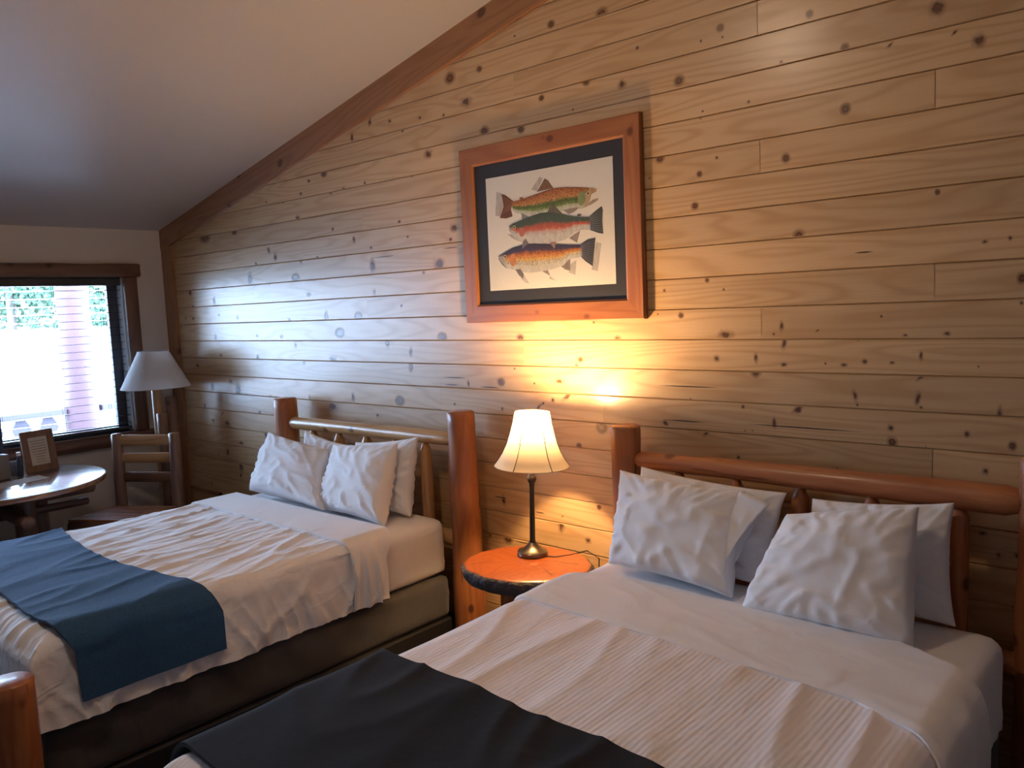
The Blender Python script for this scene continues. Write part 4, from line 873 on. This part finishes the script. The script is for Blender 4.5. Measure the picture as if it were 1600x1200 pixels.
# pillows -------------------------------------------------
def pillow(cs, T, seed, label, group, flap=0.0, pinch=0.07):
    nu, nv = 48, 40; V = []; Fc = []
    BL, BR, TL, TR = [Vector(c) for c in cs]
    Cn = (BL + BR + TL + TR) / 4
    nrm = ((BR + TR - BL - TL).cross(TL + TR - BL - BR)).normalized()      # towards the head wall is +y
    if nrm.y < 0: nrm = -nrm
    def pt(u, v, side):
        uu = u * (1 - pinch * (1 - abs(v) ** 2.2) * abs(u) ** 3); vv = v * (1 - pinch * (1 - abs(u) ** 2.2) * abs(v) ** 3)
        a, b = (uu + 1) / 2, (vv + 1) / 2
        p = BL * (1 - a) * (1 - b) + BR * a * (1 - b) + TL * (1 - a) * b + TR * a * b
        t = ((1 - u * u) * (1 - v * v)) ** 0.40 * (1 + 0.25 * -v)
        c = max(abs(u), abs(v))
        ang = math.atan2(v, u)
        w = ridge(nz(cos(ang) * 4.2 + seed * 2, sin(ang) * 4.2, c * 1.1 + side)); w3 = ridge(nz(cos(ang) * 9 + seed * 2, sin(ang) * 9, c * 1.0 + side))
        w2 = ridge(nz(u * 2.2 + v * 1.5 + seed, v * 1.7 - u, 6 + side))
        n1 = nz(u * 1.3 + seed, v * 1.3, side * 3)
        d = T / 2 * t * (1 + 0.16 * n1) + (0.020 * w + 0.010 * w3) * min(1, t * 1.6) * c ** 2 + 0.012 * t * w2
        d2 = 0.006 * nz(u * 3, seed, v * 3)
        return p + nrm * (side * d + d2 * (c > .9))
    grid = {}
    for side in (-1, 1):
        for i in range(nu + 1):
            for j in range(nv + 1):
                u = 0.5 * -cos(PI * i / nu) + 0.5 * (2 * i / nu - 1); v = 0.5 * -cos(PI * j / nv) + 0.5 * (2 * j / nv - 1)
                edge = i in (0, nu) or j in (0, nv)
                key = (i, j, 0 if edge else side)
                if key not in grid: grid[key] = len(V); V.append(pt(u, v, side))
        for i in range(nu):
            for j in range(nv):
                ks = [(i, j), (i + 1, j), (i + 1, j + 1), (i, j + 1)]
                f = tuple(grid[(a, b, 0 if (a in (0, nu) or b in (0, nv)) else side)] for a, b in ks)
                Fc.append(f if side == -1 else f[::-1])
    zlow = 0.652
    V = [Vector((v.x, v.y, max(v.z, min(BL.z, BR.z) - .006 + 0.0 * zlow))) for v in V]
    base = Vector((Cn.x, Cn.y, min(BL.z, BR.z)))
    me_o = mesh('pillow', [v - base for v in V], Fc, M['pillow'], None, True)
    me_o.location = base
    if flap:
        n = 18; m_ = 12
        for side, kk in ((-1, 1.0), (1, .7)):
            FV = []; FF = []
            for i in range(n + 1):
                for j in range(m_ + 1):
                    s = j / m_; v = -0.98 + 1.95 * i / n; g = (v + 1) / 2
                    p = pt(0.95, v * 0.98, side)
                    ln = flap * kk * (0.04 + 0.96 * max(0, g - .35) / .65) * (1 if g > .35 else .1)
                    p = p + Vector((1, 0.12 * side, -0.05)) * (s * ln) + Vector((0, 0.012 * nz(i * .35, j * .25, seed + side) * s, -0.02 * s * s * g))
                    FV.append(p)
            for i in range(n):
                for j in range(m_): q = i * (m_ + 1) + j; FF.append((q, q + 1, q + m_ + 2, q + m_ + 1))
            fl = mesh('case_flap', FV, FF, M['pillow'], me_o, True)
            md = fl.modifiers.new('solid', 'SOLIDIFY'); md.thickness = 0.003; md.offset = 1
    return tag(me_o, label, 'pillow', group)
R_ = math.radians
G1 = 'pillows on the bed nearer the window'; G2 = 'pillows on the bed nearer the camera'
# corners: bottom left, bottom right, top left, top right
pillow(((2.20, -0.33, .662), (2.66, -0.33, .662), (2.17, -0.225, 1.045), (2.62, -0.225, 0.985)), 0.11, 11, 'white pillow mostly hidden behind the front left pillow of the bed nearer the window', G1)
pillow(((2.72, -0.36, .665), (3.262, -0.335, .665), (2.68, -0.225, 1.01), (3.225, -0.215, 1.085)), 0.12, 12, 'white pillow leaning at the back right of the bed nearer the window', G1)
pillow(((2.00, -0.545, .70), (2.80, -0.565, .685), (1.90, -0.32, 1.03), (2.52, -0.31, 0.965)), 0.19, 13, 'white pillow at the front left of the bed nearer the window, one corner pointing up', G1)
pillow(((2.69, -0.505, .665), (3.29, -0.545, .665), (2.56, -0.30, 1.00), (3.165, -0.31, 1.06)), 0.17, 14, 'white pillow at the front right of the bed nearer the window', G1)
pillow(((4.62, -0.34, .68), (5.29, -0.32, .68), (4.655, -0.215, 1.065), (5.305, -0.22, 1.030)), 0.12, 21, 'white pillow showing above and behind the open-ended pillow case on the bed nearer the camera', G2)
pillow(((5.36, -0.36, .68), (5.91, -0.325, .68), (5.40, -0.215, 1.02), (5.875, -0.205, 1.065)), 0.12, 22, 'white pillow at the back right of the bed nearer the camera, beside the right post', G2)
pillow(((4.645, -0.470, .70), (5.215, -0.50, .68), (4.60, -0.30, 1.06), (5.17, -0.29, 1.035)), 0.17, 23, 'white pillow with an open case end, front left of the bed nearer the camera', G2, flap=0.13)
pillow(((5.285, -0.585, .685), (5.85, -0.58, .68), (5.365, -0.37, 0.99), (5.80, -0.345, 1.07)), 0.19, 24, 'white plump pillow at the front right of the bed nearer the camera', G2, pinch=0.025)


# ------------------------------------------------------------------ nightstand
nsx, nsy, nst = 4.165, -0.43, 0.605
ns = empty('nightstand', (nsx, nsy, 0), 'round live edge slab nightstand between the two beds', 'nightstand')
V = []; Fc = []; G = []; seg = 72; prof = [(0.0, 0.0), (0.5, 0.0), (0.90, 0.0), (0.955, -0.003), (1.0, -0.018), (0.99, -0.045), (0.95, -0.07), (0.5, -0.072), (0.0, -0.072)]
for (r, z) in prof:
    for k in range(seg):
        t = 2 * PI * k / seg
        w = 1 + 0.05 * nz(cos(t) * 1.2, sin(t) * 1.2, 5) + 0.035 * nz(cos(t) * 5, sin(t) * 5, 1 + (z * 20 if r > .93 else 0)) * (1 if r > .85 else 0)
        x = 0.315 * r * w * cos(t); y = 0.262 * r * w * sin(t); c, s = cos(0.25), sin(0.25)
        V.append((nsx + x * c - y * s, nsy + x * s + y * c, nst + z)); G.append((x, z, y))
for i in range(len(prof) - 1):
    for k in range(seg): k2 = (k + 1) % seg; Fc.append((i * seg + k, (i + 1) * seg + k, (i + 1) * seg + k2, i * seg + k2))
mi = [0 if (len(prof) - 1) and i < 3 else 1 for i in range(len(prof) - 1) for k in range(seg)]
# check cracks in the slab
def crack(a, b, n=8, w=0.003):
    V0 = len(V); P = []
    for i in range(n + 1):
        t = i / n; x = a[0] + (b[0] - a[0]) * t + 0.012 * nz(t * 4, a[0] * 9, 0); y = a[1] + (b[1] - a[1]) * t + 0.012 * nz(t * 4, 5, a[1] * 9); ww = w * (1 - t * .8)
        P += [(x, y - ww, nst + .0006), (x, y + ww, nst + .0006)]
    V.extend(P); G.extend(P)
    for i in range(n): q = V0 + 2 * i; Fc.append((q, q + 2, q + 3, q + 1)); mi.append(1)
crack((4.38, -.32), (4.24, -.36)); crack((4.02, -.24), (4.10, -.33)); crack((3.97, -.60), (4.02, -.50), w=.004); crack((4.37, -.50), (4.28, -.46))
top_ = mesh('slab_top', V, Fc, [M['slab'], M['darkbark']], ns, True, mi, G, 0.5, 50); top_['label'] = 'orange varnished slab with rough dark bark edge'
for (lx, ly, lr) in ((4.01, -.40, .05), (4.31, -.56, .05), (4.27, -.30, .05)): log('leg', (lx, ly, 0), (lx + (nsx - lx) * .15, ly + (nsy - ly) * .15, nst - 0.071), lr, lr * .95, M['log'], ns, wob=.05)
# ------------------------------------------------------------------ bedside lamp
lx, ly, lz = 4.115, -0.33, 0.6055
lamp = empty('bedside_lamp', (lx, ly, lz), 'lit bedside lamp with cream bell shade on the round slab nightstand', 'lamp')
lathe('base', lx, ly, [(0.0, lz), (0.069, lz), (0.072, lz + .004), (0.072, lz + .018), (0.068, lz + .023), (0.064, lz + .024), (0.045, lz + .034), (0.028, lz + .048), (0.018, lz + .062), (0.0, lz + .063)], M['bronze_l'], lamp, sharp=30)
zt = 1.025
lathe('stem', lx, ly, [(0.0, lz + .06), (0.0155, lz + .06), (0.0135, lz + .075), (0.0115, zt - .09), (0.013, zt - .085), (0.013, zt - .075), (0.018, zt - .068), (0.022, zt - .055), (0.018, zt - .04), (0.012, zt - .032), (0.012, zt - .025), (0.010, zt - .022), (0.010, zt + .06), (0.0, zt + .06)], M['bronze'], lamp, sharp=40)
tiltM = Matrix.Translation((lx + .002, ly, 1.05)) @ Matrix.Rotation(R_(1.2), 4, Vector((-0.66, 0.75, 0))) @ Matrix.Translation((-lx, -ly, -1.05))
lathe('drip_disc', lx, ly, [(0.012, zt - .022), (0.040, zt - .020), (0.041, zt - .018), (0.040, zt - .017), (0.012, zt - .019)], M['glass'], lamp)
sp_ = [(0.174, 1.034), (0.172, 1.040), (0.156, 1.062), (0.136, 1.095), (0.118, 1.135), (0.103, 1.185), (0.090, 1.235), (0.081, 1.285)]
lshade = lathe('lamp_shade', lx, ly, sp_, M['shade'], lamp, seg=60, mtx=tiltM)
V, Fc = tube_geo([(lx + .07, ly + .01, lz + .006), (lx + .11, ly + .03, lz + .004), (lx + .15, ly + .10, lz + .004), (lx + .17, ly + .20, lz + .003), (lx + .17, ly + .30, lz - .06), (lx + .17, ly + .31, lz - .4)], 0.003, 6); mesh('power_cord', V, Fc, M['black'], lamp, True)
for (r, z) in (sp_[0], sp_[-1]):
    V, Fc = tube_geo([tiltM @ Vector((lx + r * cos(2 * PI * k / 48), ly + r * sin(2 * PI * k / 48), z)) for k in range(49)], 0.0022, 6)
    mesh('shade_rim', V, Fc, M['shade'], lshade, True)
for q in range(6):
    t = R_(-48.6 + 30 + 60 * q)
    V, Fc = tube_geo([tiltM @ Vector((lx + (r + .0012) * cos(t), ly + (r + .0012) * sin(t), z)) for (r, z) in sp_], 0.0018, 5)
    mesh('seam', V, Fc, M['seam'], lshade, True)
M['bulb'] = emit('warm_bulb', (1.0, 0.62, 0.28), 1400.0)
lathe('bulb', lx, ly, [(0.0, 1.224), (0.014, 1.227), (0.024, 1.239), (0.029, 1.254), (0.027, 1.271), (0.016, 1.286), (0.0, 1.290)][::-1], M['bulb'], lamp, seg=16)
V, Fc = tube_geo([(lx, ly, 1.08), (lx, ly, 1.225)], 0.012, 10); mesh('socket', V, Fc, M['bronze_l'], lamp, True)
V, Fc = tube_geo([tiltM @ Vector((lx + .079 * c, ly, 1.285)) for c in (-1, 0, 1)], 0.0012, 5); mesh('harp_bar', V, Fc, M['bronze_l'], lamp, True)

lamp.rotation_mode = 'AXIS_ANGLE'; lamp.rotation_axis_angle = (R_(1.5), -0.66, 0.75, 0.0)
# ------------------------------------------------------------------ floor lamp in the corner
fx, fy = 0.345, -0.315
fl = empty('floor_lamp', (fx, fy, 0), 'unlit floor lamp of split logs with white cone shade in the corner', 'lamp')
fshade = lathe('shade', fx, fy, [(0.252, 1.262), (0.250, 1.268), (0.112, 1.540), (0.110, 1.545)], M['shade_w'], fl, seg=60)
for (r, z) in ((0.251, 1.264), (0.111, 1.543)):
    V, Fc = tube_geo([(fx + r * cos(2 * PI * k / 48), fy + r * sin(2 * PI * k / 48), z) for k in range(49)], 0.003, 6)
    mesh('shade_rim', V, Fc, M['shade_w'], fshade, True)
log('base', (fx + .02, fy + .01, 0), (fx + .02, fy + .01, 0.05), 0.165, 0.16, M['brownlog'], fl, rings=2, wob=.06, seg=32)
log('pole_log', (fx + .0, fy + .01, 0.05), (fx - .005, fy, 1.30), 0.042, 0.036, M['paleog'], fl, rnd=.3)
log('pole_log', (fx + .05, fy + .085, 0.05), (fx + .045, fy + .085, 1.185), 0.048, 0.044, M['brownlog'], fl, rnd=.7)
log('pole_log', (fx + .085, fy - .01, 0.05), (fx + .08, fy - .01, 1.07), 0.044, 0.04, M['brownlog'], fl, rnd=.9)
V, Fc = tube_geo([(fx, fy, 1.30), (fx, fy, 1.50)], 0.008, 8); mesh('socket', V, Fc, M['bronze_l'], fl, True)
V, Fc = tube_geo([(fx - .11, fy, 1.53), (fx, fy, 1.50), (fx + .11, fy, 1.53)], 0.002, 5); mesh('spider', V, Fc, M['bronze_l'], fl, True)

# ------------------------------------------------------------------ log chair
ch = empty('log_chair', (0.74, -0.8, 0), 'ladder back log chair standing in the corner beside the round table', 'chair')
A = Vector((0.535, -0.735, 0)); Bv = Vector((0.925, -0.50, 0)); dr = (Bv - A).normalized(); fr = Vector((dr.y, -dr.x, 0)); Wc = (Bv - A).length
fr = (fr * 0.75 + Vector((0.0, -1, 0)) * 0.35).normalized()
zup = Vector((0, 0, 1))
for P in (A, Bv): log('back_post', P, P + zup * 0.975 - fr * 0.02, 0.042, 0.038, M['brownlog'], ch, rnd=.8, cham1=.008)
for z, h in ((0.925, .040), (0.795, .037), (0.655, .037)):
    V, Fc, G = log_geo(A + zup * z - fr * 0.018, Bv + zup * z - fr * 0.018, h, h, squash=0.5, tip0=(0.03, h * .5), tip1=(0.03, h * .5), wob=.03)
    # squash acts across; keep the wide side upright
    c = (A + Bv) / 2 + zup * z - fr * 0.018
    VV = []
    for v in V:
        d = Vector(v) - c; al = d.dot(dr); up = d.z; ac = d.dot(Vector((-dr.y, dr.x, 0)))
        VV.append(c + dr * al + Vector((-dr.y, dr.x, 0)) * ac * 0.45 + zup * up * (2.0 if abs(up) > 0 else 1) * 1.0)
    mesh('back_slat', VV, Fc, M['paleog'] if z > .7 else M['brownlog'], ch, True, None, G, .3, 50)
FA = A + fr * 0.42 - dr * 0.0; FB = Bv + fr * 0.42 - dr * 0.0
for P in (FA, FB): log('front_leg', P, P + zup * 0.40, 0.038, 0.036, M['brownlog'], ch)
log('front_rail', FA - dr * .02 + zup * .41, FB + dr * .02 + zup * .41, 0.034, 0.034, M['brownlog'], ch)
for P, Q in ((A, FA), (Bv, FB)):
    log('side_rail', P + zup * .405, Q + zup * .405, 0.03, 0.03, M['brownlog'], ch); log('stretcher', P + zup * .17, Q + zup * .17, 0.022, 0.022, M['brownlog'], ch)
ns_ = 5
for i in range(ns_):
    t0, t1 = 0.04 + 0.40 * i / ns_, 0.04 + 0.40 * (i + 1) / ns_ - 0.006
    a0 = A + fr * t0; mbb = MB()
    V0, F0 = box_geo(-0.02, Wc + 0.02, 0, t1 - t0, 0, 0.02, .004)
    VV = [a0 + dr * v[0] + fr * v[1] + zup * (0.437 + v[2]) for v in V0]
    mesh('seat_board', VV, F0, M['frame'], ch, False, None, [(v[1], v[2], v[0] + i) for v in V0], .1)

# ------------------------------------------------------------------ round table
tx, ty, tz, tr = 0.66, -1.515, 0.781, 0.608
tb = empty('round_table', (tx, ty, 0), 'round dark glossy wooden table beneath the window', 'table')
V, Fc = lathe_geo(tx, ty, [(0.0, tz), (tr - .012, tz), (tr - .003, tz - .004), (tr, tz - .012), (tr, tz - .030), (tr - .006, tz - .036), (tr - .02, tz - .04), (0.0, tz - .04)][::-1], 90)
mesh('table_top', V, Fc, M['tabletop'], tb, True, None, [(v.x * 1.0, v.z, v.y) for v in V], .5, 40)
for (a, b_, r) in ((0.84, -1.45, .062), (0.56, -1.28, .055), (0.42, -1.62, .06), (0.78, -1.76, .06)): log('leg', (a, b_, 0), (a, b_, tz - .041), r, r, M['brownlog'], tb)
log('cross_rail', (0.70, -0.97, 0.665), (0.70, -2.05, 0.665), 0.045, 0.045, M['brownlog'], tb, rnd=.6, cham0=.012, cham1=.012)
log('cross_rail', (0.12, -1.50, 0.60), (1.18, -1.54, 0.60), 0.042, 0.042, M['brownlog'], tb)
log('cross_rail', (0.66, -1.00, 0.56), (0.66, -2.0, 0.56), 0.026, 0.026, M['casing'], tb)

# things on the table
tf = empty('photo_stand_frame', (0.46, -1.20, tz), 'small wooden standing frame holding a printed notice on the round table', 'frame')
a = Vector((0.478, -1.312, tz + .001)); b = Vector((0.437, -1.095, tz + .001)); u = (b - a).normalized(); n_ = Vector((-u.y, u.x, 0)) * -1; 
if n_.x < 0: n_ = -n_
upv = (zup * 0.985 - n_ * 0.17).normalized(); Wf = (b - a).length; Hf = 0.285
def quadbox(name, u0, u1, v0, v1, d0, d1, mat, par, mb_=None):
    V0, F0 = box_geo(u0, u1, v0, v1, d0, d1, min(.003, abs(d1 - d0) * .3))
    VV = [a + u * v[0] + upv * v[1] + n_ * v[2] for v in V0]
    if mb_ is not None: mb_.add(VV, F0); return
    return mesh(name, VV, F0, mat, par, False, None, [(v[0], v[2], v[1]) for v in V0], .5)
mbf = MB(); q = 0.045
for (u0, u1, v0, v1) in ((0, Wf, 0, q), (0, Wf, Hf - q, Hf), (0, q, q, Hf - q), (Wf - q, Wf, q, Hf - q)): quadbox('', u0, u1, v0, v1, 0, .018, None, None, mbf)
mbf.build('frame_border', M['brownlog'], tf)
ncard = quadbox('notice_card', q, Wf - q, q, Hf - q, 0.004, 0.010, M['card'], tf)
mbt = MB()
for i in range(9):
    v = Hf - q - 0.03 - i * 0.018; w_ = 0.012 + 0.02 * abs(nz(i * 3.3, 0, 0)) + (0.02 if i > 5 else 0)
    quadbox('', q + w_, Wf - q - w_, v, v + 0.004, 0.0101, 0.0106, None, None, mbt)
mbt.build('notice_lines', M['ink'], ncard)
quadbox('easel_back', Wf * .4, Wf * .6, 0.0, 0.2, -0.012, -0.002, M['black'], tf)
# dark appliance and smaller things at the left edge of the photo
bxo = empty('table_appliance', (0.46, -1.60, tz), 'tall dark box-shaped appliance with grey lower part on the round table', 'appliance')
yw = math.atan2(-0.041 * 1.0, 0.217) 
def rotbox(name, cx, cy, w, d, z0, z1, ang, mat, par, bev=.006):
    V0, F0 = box_geo(-w / 2, w / 2, -d / 2, d / 2, z0, z1, bev); c, s = cos(ang), sin(ang)
    return mesh(name, [(cx + v[0] * c - v[1] * s, cy + v[0] * s + v[1] * c, v[2]) for v in V0], F0, mat, par, False)
rotbox('body', 0.46, -1.585, 0.20, 0.25, tz + .17, tz + .50, 0.2, M['darkbox'], bxo)
rotbox('lower_part', 0.47, -1.58, 0.24, 0.27, tz + .001, tz + .165, 0.2, M['greybox'], bxo)
cpx, cpy = 0.53, -1.36
bo = empty('small_bottle', (cpx, cpy, tz), 'small dark bottle with white cap beside the appliance on the round table', 'bottle')
lathe('bottle_body', cpx, cpy, [(0, tz + .001), (.018, tz + .001), (.019, tz + .005), (.019, tz + .10), (.012, tz + .125), (.009, tz + .14), (0, tz + .14)][::-1], M['darkbox'], bo, seg=20)
lathe('cap', cpx, cpy, [(0, tz + .14), (.013, tz + .14), (.013, tz + .165), (0, tz + .165)][::-1], M['whitecap'], bo, seg=16)
cg = lathe('drinking_glass', 0.44, -1.365, [(0, tz + .001), (.026, tz + .001), (.028, tz + .005), (.033, tz + .095), (.031, tz + .095), (.026, tz + .008), (0, tz + .008)][::-1], M['greybox'], None, seg=24)
tag(cg, 'small grey tumbler between the dark bottle and the standing frame', 'cup')
def sheetof(name, pts, z, mat, label, cat):
    n = len(pts); V = [(p[0], p[1], z) for p in pts] + [(p[0], p[1], z - .0008) for p in pts]
    Fc = [tuple(range(n)), tuple(range(2 * n - 1, n - 1, -1))] + [(i, n + i, n + (i + 1) % n, (i + 1) % n) for i in range(n)]
    return tag(mesh(name, V, Fc, mat, None, False), label, cat)
sheetof('paper_sheet', [(0.600, -1.275), (0.765, -1.265), (0.875, -1.62), (0.70, -1.66)], tz + .0016, M['card'], 'white sheet of paper lying on the round table', 'paper')

# ------------------------------------------------------------------ ceiling light (above the frame) and daylight
cx_, cy_ = 4.39, -2.06; cz_ = ceil_z(cx_)
cl_ = empty('ceiling_lamp', (cx_, cy_, cz_), 'round warm glass ceiling light on the sloped ceiling', 'lamp')
lathe('ceiling_plate', cx_, cy_, [(0.0, cz_ - .05), (0.15, cz_ - .05), (0.15, cz_ + .03), (0, cz_ + .03)], M['bronze'], cl_, seg=32)
M['dome'] = emit('warm_dome', (1.0, 0.73, 0.50), 46.0)
lathe('glass_dome', cx_, cy_, [(0.0, cz_ - .13), (0.06, cz_ - .125), (0.10, cz_ - .105), (0.13, cz_ - .075), (0.14, cz_ - .051)][::-1], M['dome'], cl_, seg=32)

w = bpy.data.worlds.new('World'); S.world = w; w.use_nodes = True; nt = w.node_tree
bg = nt.nodes['Background']; bg.inputs[0].default_value = (0.47, 0.68, 1.0, 1); bg.inputs[1].default_value = 15.5
sd = bpy.data.lights.new('sun', 'SUN'); sd.energy = 1.0; sd.angle = 0.01; sd.color = (1, .95, .88)
so = bpy.data.objects.new('sun', sd); COL.objects.link(so); so.location = (5, -5, 12)
so.rotation_euler = Vector((0.55, -0.25, 0.8)).to_track_quat('Z', 'Y').to_euler()
pd = bpy.data.lights.new('window_portal', 'AREA'); pd.shape = 'RECTANGLE'; pd.size = WY1 - WY0; pd.size_y = WZ1 - WZ0; pd.cycles.is_portal = True
po_ = bpy.data.objects.new('window_portal', pd); COL.objects.link(po_); po_.location = (TH - .02, ym, (WZ0 + WZ1) / 2)
po_.rotation_euler = Vector((-1, 0, 0)).to_track_quat('Z', 'Y').to_euler()

# ------------------------------------------------------------------ camera
F_ = Vector((-0.657739, 0.746647, -0.099482)); Rv = Vector((0.752491, 0.657236, -0.042409)); Uv = Vector((-0.033718, 0.102753, 0.994135)); Cc = Vector((6.520300, -3.157024, 1.791924))
cd = bpy.data.cameras.new('camera'); cd.sensor_width = 36.0; cd.lens = 28.3047; cd.clip_start = 0.05; cd.clip_end = 300
co = bpy.data.objects.new('camera', cd); COL.objects.link(co)
co.matrix_world = Matrix(((Rv.x, Uv.x, -F_.x, Cc.x), (Rv.y, Uv.y, -F_.y, Cc.y), (Rv.z, Uv.z, -F_.z, Cc.z), (0, 0, 0, 1)))
S.camera = co
vs = S.view_settings; vs.view_transform = 'Standard'; vs.look = 'None'; vs.gamma = 1; vs.exposure = 0.72; vs.use_curve_mapping = False
S.cycles.max_bounces = 8; S.cycles.diffuse_bounces = 5; S.cycles.use_denoising = True; S.cycles.sample_clamp_indirect = 8
